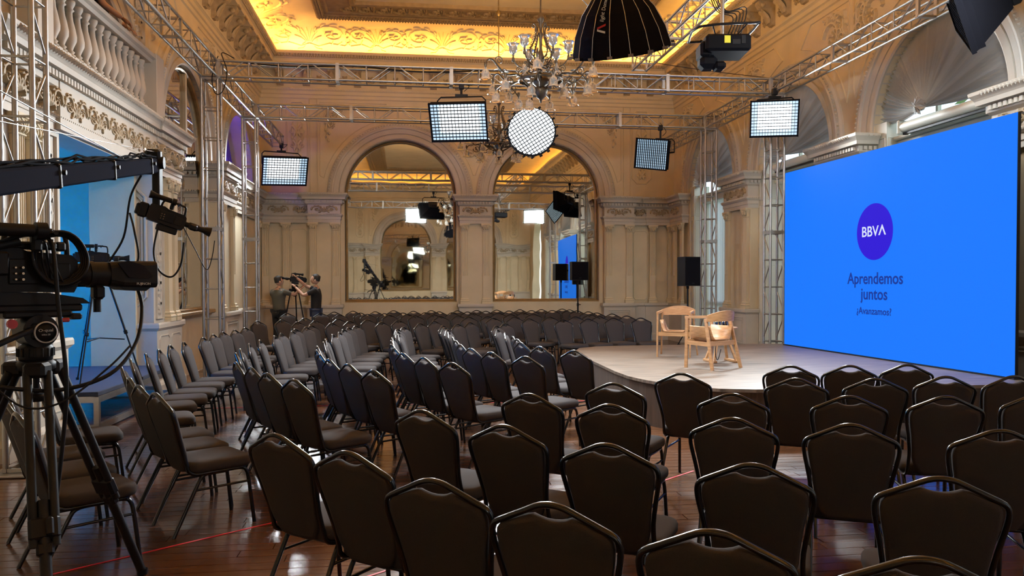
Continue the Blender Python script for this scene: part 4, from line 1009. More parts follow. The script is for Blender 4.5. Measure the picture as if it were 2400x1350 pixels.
# ---------------------------------------------------------------- chandeliers
def chandelier(label, loc):
    t = thing('chandelier', label, 'chandelier', loc)
    q = MB(); q.lathe([(0, 4.10), (.012, 4.12), (.02, 4.16), (.05, 4.18), (.085, 4.23), (.10, 4.28), (.085, 4.31), (.06, 4.33), (.11, 4.37), (.12, 4.42), (.09, 4.46), (.035, 4.5), (.028, 4.6), (.045, 4.66), (.055, 4.72), (.035, 4.78), (.02, 4.85), (.02, 5.0), (.038, 5.04), (.02, 5.08), (.024, 5.2), (.045, 5.24), (.045, 5.28), (.015, 5.32), (.012, 5.4)], 18); q.build('stem', 'brass', t)
    q = MB(); q.tube([(0, 0, 5.35), (0, 0, 8.3)], .011, 6); q.lathe([(0, 6.98), (.03, 7.0), (.045, 7.05), (.03, 7.1), (0, 7.12)], 10); q.build('rod', 'brass', t)
    q = MB()
    ar = smooth_path([(.09, 0, 4.30), (.22, 0, 4.36), (.34, 0, 4.46), (.50, 0, 4.44), (.62, 0, 4.52), (.72, 0, 4.62), (.80, 0, 4.60), (.82, 0, 4.52)], 4)
    q.tube(ar, .012, 6)
    for cx, cz, r, s in ((.26, 4.46, .085, 1), (.47, 4.36, .075, -1), (.62, 4.62, .06, 1)):
        P, W = spiral(0, 0, r, 1.5, 0, s, .01, 16); q.tube([(cx+a, 0, cz+b) for a, b in P], [.009*(1-.4*i/16) for i in range(17)], 5)
    q.tube(smooth_path([(.55, 0, 4.44), (.60, .1, 4.42), (.62, .2, 4.34)], 4), .009, 5); q.tube(smooth_path([(.50, 0, 4.40), (.46, -.06, 4.32), (.44, -.1, 4.27)], 4), .009, 5)
    for k in range(5): q.loft([[(.2+.11*k+a, b*.03, 4.40+.02*k+.02*(1-abs(a)*10)) for b in (-1, 1)] for a in (-.05, 0, .05)], closed=False, cap0=False, cap1=False)
    arm = q.mesh('lower_arm', 'brass')
    sh = MB(); sh.lathe([(.018, .06), (.022, .035), (.045, .02), (.058, -.02), (.052, -.06), (.075, -.095), (.083, -.10)], 16, wav=.10, wn=6); shade = sh.mesh('tulip_shade', 'tulip')
    so = MB(); so.lathe([(0, .10), (.02, .09), (.02, .05), (.012, .03), (.012, -.02), (0, -.03)], 8); sock = so.mesh('lamp_socket', 'brass')
    q = MB(); q.tube(smooth_path([(.05, 0, 4.62), (.16, 0, 4.58), (.30, 0, 4.62), (.37, 0, 4.70), (.38, 0, 4.75)], 4), .010, 6)
    for cx, cz, r, s in ((.2, 4.66, .06, 1), (.3, 4.57, .045, -1)):
        P, W = spiral(0, 0, r, 1.4, pi/2, s, .01, 14); q.tube([(cx+a, 0, cz+b) for a, b in P], .007, 5)
    uarm = q.mesh('upper_arm', 'brass')
    for k in range(6):
        A = 2*pi*k/6+.3
        a = put('lower_arm', arm, t, (0, 0, 0), (0, 0, A))
        for p in ((.82, 0, 4.44), (.62, .2, 4.27), (.44, -.1, 4.20)):
            put('tulip_shade', shade, a, p); put('lamp_socket', sock, a, (p[0], p[1], p[2]+.04))
        u = put('upper_arm', uarm, t, (0, 0, 0), (0, 0, A+.5)); put('tulip_shade', shade, u, (.38, 0, 4.83), (pi, 0, 0)); put('lamp_socket', sock, u, (.38, 0, 4.78), (pi, 0, 0))
        u = put('upper_arm', uarm, t, (0, 0, -.10), (0, 0, A+.02), (.62, .62, 1)); put('tulip_shade', shade, u, (.40, 0, 4.66), (.3, .5, 0), (1.3, 1.3, .9))
    q = MB(); q.tube(smooth_path([(.04, 0, 4.70), (.14, 0, 4.74), (.17, 0, 4.82), (.10, 0, 4.95), (.07, 0, 5.08), (.09, 0, 5.16), (.13, 0, 5.17), (.135, 0, 5.13), (.11, 0, 5.12)], 5), .010, 6)
    for k in range(8):
        P, W = spiral(0, 0, .025, 1.2, 0, 1, .01, 9); q.tube([(.165-.012*k+a, 0, 4.80+.035*k+b) for a, b in P], .005, 4)
    cs = q.mesh('crown_scroll', 'brass')
    for k in range(4): put('crown_scroll', cs, t, (0, 0, 0), (0, 0, pi/2*k+.4))
    q = MB(); q.lathe([(0.30, 4.40), (.315, 4.42), (.30, 4.44), (.285, 4.42), (.30, 4.40)], 30); q.build('ring', 'brass', t)
    return t
CH = chandelier('bronze chandelier with frosted tulip shades hanging above the round softbox', (1.80, 10.64, 0))
dup(CH, (1.80, 15.7, 0), (0, 0, .35), 'second bronze chandelier hanging farther back between the two mirror arches')

# ---------------------------------------------------------------- loudspeakers on stands
def speaker_tripod(label, loc, h, base=.0):
    t = thing('speaker_stand', label, 'speaker stand', loc)
    q = MB(); q.tube([(0, 0, .12), (0, 0, h)], .018, 8); q.tube([(0, 0, .45), (0, 0, 1.05)], .024, 8); q.build('pole', 'black', t)
    for k in range(3):
        a = 2*pi*k/3+.5; q = MB(); q.tube([(.02*cos(a), .02*sin(a), .62), (.36*cos(a), .36*sin(a), .015)], .013, 6); q.tube([(0, 0, .2), (.2*cos(a), .2*sin(a), .3)], .009, 5); q.build('leg', 'black', t)
    q = MB(); q.tube([(0, 0, 1.0), (0, 0, 1.08)], .032, 10); q.tube([(0, 0, 1.04), (.08, 0, 1.04)], .012, 6); q.build('collar', 'black', t)
    return t
def loudspeaker(label, loc, w, h, d, rz):
    t = thing('loudspeaker', label, 'loudspeaker', loc, rz)
    q = MB(); q.prism([(-w/2, -d/2), (w/2, -d/2), (w/2*.72, d/2), (-w/2*.72, d/2)], 0, h); q.build('cabinet', 'black', t)
    q = MB(); q.box((0, -d/2-.006, h/2), (w-.03, .016, h-.04), bev=.008); gr = q.build('grille', 'blackmatte', t)
    q = MB(); q.box((0, -d/2-.016, .06), (.07, .004, .022)); q.build('badge', 'darkgrey', gr)
    q = MB(); q.box((w*.40, .05, h*.6), (.06, .12, .05), bev=.01); q.tube([(0, 0, -.06), (0, 0, .01)], .03, 10); q.build('pole_socket', 'black', t)
    return t
speaker_tripod('thin black stand holding the square loudspeaker in front of the right mirror', (4.52, 20.75, 0), 1.70)
loudspeaker('square black loudspeaker on a thin stand in front of the right mirror', (4.52, 20.75, 1.70), .48, .50, .36, radians(8))
speaker_tripod('black stand behind the stage holding the tall loudspeaker', (5.98, 16.3, 0), 1.56)
loudspeaker('tall black loudspeaker on a stand behind the left wooden armchair', (5.98, 16.3, 1.56), .40, .63, .36, radians(16))

# ---------------------------------------------------------------- wooden armchairs and side table on the stage
def armchair(label, mid_front, fwd):
    f = V(fwd).normalized(); t = thing('wooden_armchair', label, 'armchair', (mid_front[0], mid_front[1], .52), atan2(f.y, f.x)-pi/2, group='oak armchairs on the stage')
    W = .245                                       # local +Y forward; front legs at y=+.19, rear legs at y=-.21
    def slat(pts, w, d, name, m='oak'):
        q = MB(); P = [V(p) for p in pts]
        q.tube(P, d/2, 4, flat=w/d, up=(1, 0, 0), smooth=False); return q.build(name, m, t)
    for s in (-1, 1):
        slat([(s*W, .20, 0), (s*W, .185, .66)], .03, .062, 'front_leg'); slat([(s*(W+.035), -.27, 0), (s*(W-.01), -.12, .655)], .03, .062, 'rear_leg')
        slat([(s*W, .215, .665), (s*(W-.01), -.14, .68)], .034, .05, 'arm'); slat([(s*W, .19, .335), (s*(W+.012), -.20, .325)], .026, .075, 'side_rail')
    slat([(-W, .175, .345), (W, .175, .345)], .026, .06, 'front_rail') if False else None
    q = MB(); q.box((0, .175, .345), (2*W, .026, .06)); q.build('front_rail', 'oak', t); q = MB(); q.box((0, -.19, .335), (2*W, .026, .06)); q.build('rear_rail', 'oak', t)
    q = MB(); n = 20; R0, R1 = [], []
    rings = []
    for i in range(n+1):
        u = -1+2*i/n; x = u*(W+.016); y = -.155-.115*(1-abs(u)**2.4); zt = .70+.062*(1-abs(u)**2.2); zb = .615+.005*(1-u*u); th = .016
        nx, ny = -u*.35, 1
        rings.append([(x, y-th/2, zb), (x, y-th/2-.012, zt), (x, y+th/2-.012, zt), (x, y+th/2, zb)])
    q.loft(rings, smooth=False); q.build('backrest', 'oakband', t)
    q = MB(); rings = []                            # ply seat shell curling up at both sides
    for i in range(n+1):
        u = -1+2*i/n; x = u*(W-.02); k = max(0, abs(u)-.62)/.38; z = .375+.165*k**1.7; x -= math.copysign(.012*k, u)
        rings.append([(x, -.20+.02*k, z), (x, .0, z-.012*(1-k)), (x, .20-.03*k, z+.004), (x, .20-.03*k, z+.018), (x, .0, z+.004*(1-k)+.012*k), (x, -.20+.02*k, z+.014)])
    q.loft(rings, smooth=True); q.build('seat', 'oakband', t)
    return t
armchair('nearer oak armchair on the stage, seen from behind', (3.93, 9.86), (-.47, .88))
armchair('farther oak armchair on the stage, facing the audience', (4.02, 11.45), (-.50, -.87))
tb = thing('side_table', 'small oak side table on the stage between the two armchairs', 'table', (4.36, 10.55, .52))
for k in (-1, 1):
    q = MB(); q.tube([(k*.16, -.16, .02), (k*.04, -.02, .47)], .02, 4, flat=1.3, smooth=False); q.build('leg', 'oak', tb); q = MB(); q.tube([(k*.16, .16, .02), (k*.04, .02, .47)], .02, 4, flat=1.3, smooth=False); q.build('leg', 'oak', tb)
    q = MB(); q.box((k*.16, 0, .018), (.05, .42, .036), bev=.006); q.build('foot', 'oak', tb)
q = MB(); q.lathe([(0, .47), (.22, .47), (.225, .48), (.225, .492), (0, .492)], 28); q.build('tabletop', 'oak', tb)
for k, (x, y) in enumerate(((4.30, 10.50), (4.44, 10.60))):
    g = tag(MB().lathe([(0, 0), (.03, 0), (.035, .01), (.035, .12), (.033, .12), (.031, .012), (0, .012)], 16).build('drinking_glass', 'glass', None, (x, y, 1.012)), ['clear drinking glass on the side table, nearer the front armchair', 'clear drinking glass on the side table, nearer the screen'][k], 'glass')
q = MB(); q.tube(smooth_path([(4.28, 10.42, 1.03), (4.25, 10.35, 1.05), (4.22, 10.33, .9), (4.20, 10.36, .68), (4.26, 10.42, .56), (4.34, 10.5, .70)], 8), .006, 5); tag(q.build('cable', 'black'), 'thin black cable hanging off the side table on the stage', 'cable')

# ---------------------------------------------------------------- red tape lines on the floor
def strip(name, pts, w, z, m, label, cat):
    q = MB()
    for i in range(len(pts)-1):
        a, c = V(pts[i]), V(pts[i+1]); d = (c-a).normalized(); n = V((-d.y, d.x))*w/2
        q.add([(*(a-n), .0006), (*(c-n), .0006), (*(c+n), .0006), (*(a+n), .0006), (*(a-n), z), (*(c-n), z), (*(c+n), z), (*(a+n), z)], [(0, 1, 5, 4), (1, 2, 6, 5), (2, 3, 7, 6), (3, 0, 4, 7), (4, 5, 6, 7)])
    return tag(q.build(name, m), label, cat)
strip('floor_tape', [(-2.55, 4.29), (.9, 6.9)], .016, .0022, 'tape', 'red tape line on the floor that runs past the tripod foot', 'tape')
strip('floor_tape', [(-.75, 4.02), (2.45, 6.52)], .016, .0022, 'tape', 'red tape line on the floor under the nearest chairs', 'tape')
strip('floor_tape', [(-3.05, 10.70), (2.4, 10.60)], .016, .0022, 'tape', 'red tape line on the floor in the aisle across the left rows', 'tape')
# ---------------------------------------------------------------- banquet chairs
def rrect(w, d, r, n=5, cx=0, cy=0):
    P = []
    for sx, sy, a0 in ((1, 1, 0), (-1, 1, pi/2), (-1, -1, pi), (1, -1, 3*pi/2)):
        P += [(cx+sx*(w/2-r)+r*cos(a0+pi/2*i/n), cy+sy*(d/2-r)+r*sin(a0+pi/2*i/n)) for i in range(n+1)]
    return P
TILT = radians(16)
def bk(u, w, o=0.0):                               # point of the reclined back: across u, up w, forward o
    return (u, -.205-w*sin(TILT)+o*cos(TILT), .45+w*cos(TILT)+o*sin(TILT))
CHP = {}
def chair_meshes():
    q = MB(); rings = []
    for z, s, r in ((.402, .93, .07), (.408, .97, .075), (.42, 1.0, .08), (.448, 1.0, .08), (.462, .975, .08), (.471, .90, .08), (.477, .72, .07), (.480, .40, .05)):
        rings.append([(x, y+.025, z) for x, y in rrect(.43*s, .44*s, r*s)])
    q.loft(rings, smooth=True); CHP['seat'] = q.mesh('seat', 'fabric')
    half = [(0, -.055), (.08, -.055), (.118, -.045), (.138, -.01), (.160, .03), (.170, .07), (.173, .12), (.186, .22), (.202, .31), (.207, .355), (.203, .385), (.188, .405), (.145, .424), (.098, .444), (.07, .450), (.05, .441), (.025, .434)]
    out = half+[(0, .432)]+[(-u, w) for u, w in half[:0:-1]]; c = (0, .235)
    q = MB(); rings = []
    for k, o in ((.90, -.016), (.985, -.013), (1.0, -.004), (1.0, .012), (.97, .024), (.90, .033), (.72, .041), (.40, .045)):
        rings.append([bk(c[0]+(u-c[0])*k, c[1]+(w-c[1])*k, o) for u, w in out])
    q.loft(rings, smooth=True); CHP['backrest'] = q.mesh('backrest', 'fabric')
    hf = [(.186, 0.0), (.184, .05), (.187, .12), (.203, .22), (.220, .31), (.225, .352), (.2225, .382), (.209, .404), (.168, .426), (.105, .457), (.05, .484), (.02, .4915)]
    side = [(.190, .10, .392), (.190, -.08, .390), (.189, -.155, .392), (.187, -.195, .415)]
    P = [(-x, y, z) for x, y, z in side]+[bk(-u, w) for u, w in hf]+[bk(0, .493)]+[bk(u, w) for u, w in hf[::-1]]+side[::-1]
    q = MB(); q.tube(smooth_path(P, 2), .0108, 8, flat=1.2); CHP['back_frame'] = q.mesh('back_frame', 'frameblack')
    q = MB(); q.tube([(x, y+.02, .393) for x, y in rrect(.385, .36, .06, 4)], .0105, 6, closed=True); CHP['seat_frame'] = q.mesh('seat_frame', 'frameblack')
    for s, nm in ((1, 'R'), (-1, 'L')):
        q = MB(); q.tube(smooth_path([(s*.175, .09, .388), (s*.176, .165, .386), (s*.178, .198, .36), (s*.182, .214, .28), (s*.19, .245, .0)], 3), .0125, 8); CHP['f'+nm] = q.mesh('leg', 'frameblack')
        q = MB(); q.tube(smooth_path([(s*.180, -.03, .388), (s*.181, -.10, .375), (s*.184, -.15, .30), (s*.192, -.30, 0)], 3), .0125, 8); CHP['r'+nm] = q.mesh('leg', 'frameblack')
        q = MB(); q.tube([(s*.183, .214, .29), (s*.185, -.155, .285)], .0085, 6); CHP['s'+nm] = q.mesh('stretcher', 'frameblack')
chair_meshes()
FOCAL = V((5.3, 10.5))
def chair(x, y, label):
    f = (FOCAL-V((x, y))).normalized(); o = V((x, y))+f*.343
    jit = (sin(x*37.1+y*91.7))*.035
    t = thing('banquet_chair', label, 'chair', (o.x, o.y, 0), atan2(f.y, f.x)-pi/2+jit, group='banquet chairs in curved rows around the stage')
    for k, nm in (('seat', 'seat'), ('backrest', 'backrest'), ('back_frame', 'back_frame'), ('seat_frame', 'seat_frame'), ('fR', 'leg'), ('fL', 'leg'), ('rR', 'leg'), ('rL', 'leg'), ('sR', 'stretcher'), ('sL', 'stretcher')):
        put(nm, CHP[k], t)
    return t
CHAIRS = {
    'L1': [(-2.63, 12.99),(-2.66, 12.39),(-2.73, 11.9),(-2.74, 11.39),(-2.72, 10.75),(-2.74, 9.96),(-2.76, 9.46),(-2.71, 8.89),(-2.68, 8.38),(-2.66, 7.87),(-2.49, 7.15),(-2.12, 6.26),(-1.91, 5.8),(-1.66, 5.37)],
    'L2': [(-1.66, 13.52),(-1.68, 12.99),(-1.78, 12.49),(-1.74, 11.96),(-1.83, 11.47),(-1.83, 10.96),(-1.88, 10.15),(-1.89, 9.53),(-1.84, 8.82),(-1.78, 8.32),(-1.57, 7.34),(-1.35, 6.88),(-1.14, 6.43),(-0.87, 5.98)],
    'L3': [(-0.9, 13.32),(-0.98, 12.81),(-1.02, 12.3),(-1.02, 11.6),(-1.07, 11.1),(-1.07, 10.17),(-1.04, 9.66),(-1.04, 9.03),(-0.99, 8.53),(-0.9, 8.03),(-0.76, 7.5),(-0.55, 7.04),(-0.3, 6.49)],
    'L4': [(-0.11, 12.76),(-0.2, 12.26),(-0.19, 11.64),(-0.16, 11.04),(-0.23, 10.29),(-0.23, 9.79),(-0.08, 8.06),(0.13, 7.53),(0.37, 7.01),(-0.22, 9.22),(-0.17, 8.63)],
    'L5': [(0.55, 13.15),(0.54, 12.51),(0.56, 10.37),(0.58, 9.07),(0.65, 8.52),(0.83, 8.02),(1.11, 7.5),(0.56, 11.96),(0.56, 11.44),(0.56, 9.72)],
    'L6': [(1.42, 12.92),(1.32, 11.86),(1.35, 11.14),(1.36, 10.37),(1.31, 9.28),(1.44, 8.63),(1.71, 8.09),(1.35, 9.83)],
    'F1': [(-0.64, 3.82),(-0.26, 3.37),(0.07, 2.86),(0.45, 2.49),(0.87, 2.15),(1.33, 1.86)],
    'F2': [(0.07, 4.41),(0.47, 3.89),(0.86, 3.38),(1.35, 2.92),(1.95, 2.62),(2.62, 2.42)],
    'F3': [(0.76, 4.97),(1.16, 4.47),(1.68, 3.93),(2.22, 3.67),(2.85, 3.42),(3.45, 3.32)],
    'F4': [(1.43, 5.41),(2.06, 4.78),(2.74, 4.58),(3.33, 4.48),(3.98, 4.5)],
    'F5': [(2.13, 5.91),(2.86, 5.47),(3.44, 5.38),(4.03, 5.43),(4.55, 5.38)],
    'F6': [(3.23, 6.3),(3.75, 6.26),(4.27, 6.25)],
    'B': [(4.59, 15.2),(4.06, 15.29),(3.48, 15.04),(2.93, 14.89),(2.36, 15.37),(2.15, 16.09),(4.58, 16.21),(3.96, 16.11),(3.43, 16.07),(2.9, 16.04),(2.78, 17.63),(2.24, 17.44),(4.56, 17.28),(3.99, 17.07),(4.35, 17.96),(4.31, 18.66),(4.2, 19.35),(4.15, 20.05),(4.08, 20.75),(3.61, 19.7),(3.44, 20.38),(3.07, 19.71),(2.87, 20.4),(2.48, 19.61),(2.26, 20.27),(-2.85, 15.21),(-2.49, 15.74),(-2.06, 14.82),(-2.14, 16.42),(-1.79, 15.27),(-1.4, 14.25),(-1.42, 15.85),(-1.13, 14.9),(-0.83, 15.47),(-0.52, 14.55),(-0.23, 15.09),(-2.88, 19.01),(-2.1, 18.91),(-1.86, 19.65),(-1.57, 17.98),(-1.43, 20.18),(-1.16, 18.92),(-0.96, 18.16),(-0.86, 19.71),(-0.58, 18.48),(-0.46, 17.66),(-0.42, 20.35),(-0.17, 18.77),(-0.05, 18.0),(0.11, 17.22),(0.08, 19.83),(0.37, 18.85),(0.17, 13.88),(0.55, 20.2),(0.71, 19.37),(0.65, 16.75),(0.54, 17.56),(0.45, 14.62),(1.21, 19.96),(1.05, 17.06),(1.01, 18.74),(0.81, 13.57),(1.4, 19.1),(1.21, 16.29),(1.08, 14.11),(1.48, 18.19),(1.72, 20.16),(1.89, 19.48),(1.64, 16.6),(1.68, 15.77),(2.08, 18.35),(1.65, 13.64),(2.66, 18.32)],
    'L0': [(-2.86, 6.43),(-2.72, 5.66),(-2.46, 5.12),(-2.17, 4.64)],
}

for blk, L in CHAIRS.items():
    if blk == 'B': continue
    if blk[0] == 'L':
        k = int(blk[1])
        for i, (x, y) in enumerate(sorted(L, key=lambda p: p[1])):
            if k == 0: lb = 'grey chair behind the big tripod by the left wall, %s from the near end' % ORD[i]
            else: lb = 'grey chair, left block, %s row from the stage, %s from the tape aisle' % (ORD[6-k], ORD[i])
            chair(x, y, lb)
    else:
        k = int(blk[1])
        for i, (x, y) in enumerate(sorted(L)):
            chair(x, y, 'dark chair, near block, %s row from the stage, %s from its left end' % (ORD[6-k], ORD[i]))
rowsB = {}
for x, y in CHAIRS['B']:
    r = hypot(5.3-x, .83*(y-10.5)); rowsB.setdefault(max(0, min(6, int((r-3.45)/.80))), []).append((x, y))
for k, L in rowsB.items():
    for i, (x, y) in enumerate(sorted(L)):
        chair(x, y, 'grey chair, back block, %s row from the stage, %s from the left wall' % (ORD[k], ORD[i]))

# ---------------------------------------------------------------- tripods and television cameras
def tripod(label, loc, h, feet, r=.016, dual=True, head=True):
    t = thing('tripod', label, 'tripod', loc)
    q = MB(); q.lathe([(0, h-.05), (.055, h-.05), (.085, h-.03), (.085, h), (.06, h+.015), (0, h+.015)], 20)
    for fx, fy in feet:
        d = V((fx, fy)).normalized(); q.box((d.x*.09, d.y*.09, h-.03), (.10, .10, .07), MX.Identity(4), bev=.015)
    q.build('crown', 'black', t)
    if head:
        q = MB(); q.lathe([(0, h+.01), (.07, h+.01), (.075, h+.03), (.075, h+.075), (.06, h+.085), (.05, h+.10), (0, h+.10)], 22)
        for k in range(16): q.box((.076*cos(k*pi/8), .076*sin(k*pi/8), h+.05), (.008, .008, .04))
        q.build('bowl_clamp', 'darkgrey', t)
        q = MB(); q.tube([(0, 0, h-.05), (0, 0, h-.16)], .014, 8); q.lathe([(0, h-.19), (.03, h-.19), (.055, h-.165), (.03, h-.15), (0, h-.15)], 12); q.build('bowl_knob', 'black', t)
    for fx, fy in feet:
        d = V((fx, fy, 0)); n = V((-fy, fx, 0)).normalized(); top = d.normalized()*.10+V((0, 0, h-.04)); foot = V((fx, fy, .012)); mid = top.lerp(foot, .52); low = top.lerp(foot, .60)
        q = MB()
        if dual:
            for s in (-1, 1): q.tube([top+n*.042*s, low+n*.042*s], r*.95, 8)
            q.tube([top.lerp(foot, .45), foot], r*1.15, 8)
        else:
            q.tube([top, mid], r, 8); q.tube([mid, foot], r*.72, 8)
        q.tube([foot+V((0, 0, .02)), foot-V((0, 0, .010))], r*1.4, 8)
        lg = q.build('leg', 'darkgrey' if dual else 'black', t)
        q = MB()
        ax = (foot-top).normalized(); yv = n; zv = ax.cross(yv); Mx = MX(((ax.x, yv.x, zv.x, mid.x), (ax.y, yv.y, zv.y, mid.y), (ax.z, yv.z, zv.z, mid.z), (0, 0, 0, 1)))
        if dual:
            q.box((.03, 0, 0), (.10, .125, .05), Mx, bev=.012); q.box((.12, 0, 0), (.06, .07, .045), Mx, bev=.01); q.box((.03, .02, .035), (.08, .03, .03), Mx, bev=.008)
        else: q.box((0, 0, 0), (.05, .045, .045), Mx, bev=.008)
        q.build('leg_lock', 'black', lg)
    if not dual:
        q = MB(); c = V((0, 0, h*.42))
        for fx, fy in feet: q.tube([c, V((fx, fy, 0))*.6+V((0, 0, h*.40))], .008, 5)
        q.build('spreader', 'black', t)
    return t
def tvcamera(label, loc, heading, pitch=0.0, s=1.0, big=True, coil=True, wedge=True):
    """local +X is the lens axis; origin under the body at the mounting plate"""
    t = thing('television_camera', label, 'camera', loc); t.rotation_euler = (0, pitch, heading); t.scale = (s, s, s)
    q = MB()
    if wedge:
        q.box((0, 0, .02), (.44, .09, .04), bev=.01); q.prism([(-.26, .04), (.26, .04), (.22, .07), (.05, .10), (-.18, .11), (-.26, .06)], -.045, .045, MX.Rotation(pi/2, 4, 'X')); q.build('wedge_plate', 'darkgrey', t)
    else:
        q.box((0, 0, .06), (.26, .07, .08), bev=.01); q.build('mounting_plate', 'darkgrey', t)
    q = MB(); q.prism([(-.26, .11), (.17, .10), (.19, .14), (.19, .27), (.16, .30), (-.05, .315), (-.10, .335), (-.26, .325), (-.28, .28), (-.28, .14)], -.06, .06, MX.Rotation(pi/2, 4, 'X'))
    q.box((-.05, -.065, .21), (.18, .012, .13), bev=.005); q.box((.10, -.064, .20), (.10, .01, .11), bev=.004); body_ = q.build('body', 'black', t)
    q = MB()
    for k in range(3): q.tube([(-.085, -.072, .17+.03*k), (-.085, -.105, .17+.03*k)], .0065, 8); q.tube([(-.115, -.072, .17+.03*k), (-.115, -.095, .17+.03*k)], .005, 8)
    q.build('connectors', 'copper', body_)
    q = MB(); q.box((-.335, 0, .215), (.11, .10, .19), bev=.015); q.box((-.40, 0, .21), (.05, .09, .14), bev=.012); q.build('battery', 'black', t)
    q = MB(); q.tube(smooth_path([(-.14, 0, .32), (-.13, 0, .40), (-.08, 0, .425), (.10, 0, .42), (.15, 0, .40), (.16, 0, .30)], 5), .014, 8); q.box((.04, 0, .425), (.10, .035, .03), bev=.008); hnd = q.build('handle', 'black', t)
    q = MB(); q.tube([(.05, -.03, .40), (.05, -.16, .41)], .012, 8); q.tube([(-.26, -.17, .415), (-.06, -.17, .415)], [.034, .032], 14); q.tube([(-.05, -.17, .415), (.0, -.17, .415)], [.044, .044], 14); q.tube([(-.33, -.17, .415), (-.26, -.17, .415)], [.052, .038], 14); q.box((-.03, -.12, .36), (.05, .05, .10), bev=.012); q.build('viewfinder', 'black', hnd)
    if big:
        q = MB(); q.tube([(.19, 0, .20), (.22, 0, .20), (.30, 0, .20), (.36, 0, .20)], [.05, .058, .068, .068], 20); q.tube([(.26, 0, .20), (.285, 0, .20)], .074, 20); q.box((.27, .06, .18), (.14, .07, .10), bev=.02); brl = q.build('lens_barrel', 'darkgrey', t)
        q = MB(); q.loft([[(.36, y*.072, .2+z*.066) for y, z in rrect(2, 2, .55, 3)], [(.42, y*.092, .2+z*.074) for y, z in rrect(2, 2, .4, 3)], [(.60, y*.104, .2+z*.076) for y, z in rrect(2, 2, .3, 3)], [(.605, y*.098, .2+z*.070) for y, z in rrect(2, 2, .3, 3)], [(.53, y*.08, .2+z*.06) for y, z in rrect(2, 2, .3, 3)]], smooth=False)
        q.prism([(.40, .13), (.58, .128), (.55, .105), (.43, .112)], -.07, .07, MX.Rotation(pi/2, 4, 'X')); q.build('lens_hood', 'darkgrey', brl)
        q = MB(); q.prism([(.38, .26), (.44, .275), (.52, .25), (.575, .19), (.55, .175), (.44, .18)], .098, .108, MX.Rotation(pi/2, 4, 'X')); q.build('hood_stripe', 'gunmetal', t)
        text('FUJINON', .014, (.52, -.106, .140), t, 'ivory', rot=(pi/2, 0, 0))
        q = MB(); q.lathe([(0, 0), (.055, .004), (.062, 0)], 18, MX.Translation((.55, 0, .20)) @ MX.Rotation(pi/2, 4, 'Y')); q.build('front_glass', 'glass', t)
        q = MB(); q.box((.31, -.01, .10), (.06, .07, .08), bev=.015); q.tube([(.31, 0, .07), (.31, 0, -.01)], .02, 8); q.build('lens_support', 'black', t)
    else:
        q = MB(); q.tube([(.19, 0, .20), (.24, 0, .20), (.25, 0, .20), (.36, 0, .20), (.38, 0, .20), (.44, 0, .20)], [.034, .036, .045, .047, .038, .040], 16); q.box((.30, -.045, .185), (.11, .055, .085), bev=.02); brl = q.build('lens_barrel', 'darkgrey', t)
        q = MB(); q.tube([(.44, 0, .20), (.53, 0, .20)], [.042, .066], 16); q.build('lens_hood', 'black', brl)
    if big:
        q = MB(); q.box((-.20, -.075, .25), (.12, .03, .12), bev=.01); q.tube([(-.22, -.10, .33), (-.10, -.10, .36)], .022, 10); q.box((-.02, -.02, .345), (.22, .09, .04), bev=.01); q.box((.12, 0, .345), (.05, .07, .05), bev=.01)
        q.tube(smooth_path([(-.30, -.12, .30), (-.24, -.15, .22), (-.28, -.14, .10), (-.36, -.12, .02)], 6), .024, 10); q.build('side_grip', 'darkgrey', t)
        q = MB()
        for k in range(4): q.tube(smooth_path([(-.06+.02*k, -.06, .41), (-.03+.02*k, -.10-.01*k, .36), (-.02+.03*k, -.09, .24), (.02+.03*k, -.10, .15), (.12+.01*k, -.09, .13+.02*k), (.2, -.07, .16+.02*k)], 5), .0055, 5)
        for k in range(3): q.tube(smooth_path([(-.30, -.10, .38+.02*k), (-.20, -.12, .36), (-.08, -.10, .39+.01*k), (.02, -.05, .40)], 5), .006, 5)
        q.build('cable_bundle', 'black', t)
    if coil:
        q = MB()
        for k in range(4):
            R = .115+.006*k; q.tube([(.085+R*cos(a), -.085-.012*k+.01*sin(3*a), .28+R*sin(a)*1.05) for a in [2*pi*i/30 for i in range(30)]], .0075, 6, closed=True)
        q.build('cable_coil', 'black', t)
    return t
H1 = atan2(6.5, 7.1)
TP = (-1.79, 4.03)
tripod('heavy black tripod in the left foreground carrying the big camera', (TP[0], TP[1], 0), 1.27, ((.28, .60), (.31, -.61), (-.62, .0)), r=.021)
t = thing('fluid_head', 'black fluid head with a round maker badge on the foreground tripod', 'tripod head', (TP[0], TP[1], 1.372), H1)
q = MB(); q.tube([(0, -.075, .05), (0, .075, .05)], .078, 22); q.box((0, 0, .05), (.13, .17, .12), bev=.03); q.build('body', 'black', t)
q = MB(); q.box((0.0, 0, .13), (.30, .11, .035), bev=.01); q.box((.16, -.02, .115), (.05, .12, .03), bev=.008); q.build('tilt_plate', 'darkgrey', t)
q = MB(); q.lathe([(0.046, 0), (.052, 0), (.052, .006), (.046, .006)], 28, MX.Translation((.015, -.088, .045)) @ MX.Rotation(pi/2, 4, 'X')); q.build('badge_ring', 'ivory', t)
q = MB(); q.lathe([(0, .0), (.046, 0), (.046, .003), (0, .003)], 24, MX.Translation((.015, -.086, .045)) @ MX.Rotation(pi/2, 4, 'X')); q.build('badge', 'darkgrey', t)
text('O-qual', .014, (.015, -.0905, .048), t, 'ivory', width=.062); text('video 20', .008, (.015, -.0905, .030), t, 'ivory')
q = MB(); q.tube([(-.05, -.10, .06), (-.16, -.14, .02), (-.75, -.30, -.22)], .014, 8); q.tube([(-.55, -.245, -.14), (-.75, -.30, -.22)], .02, 8); q.build('pan_bar', 'black', t)
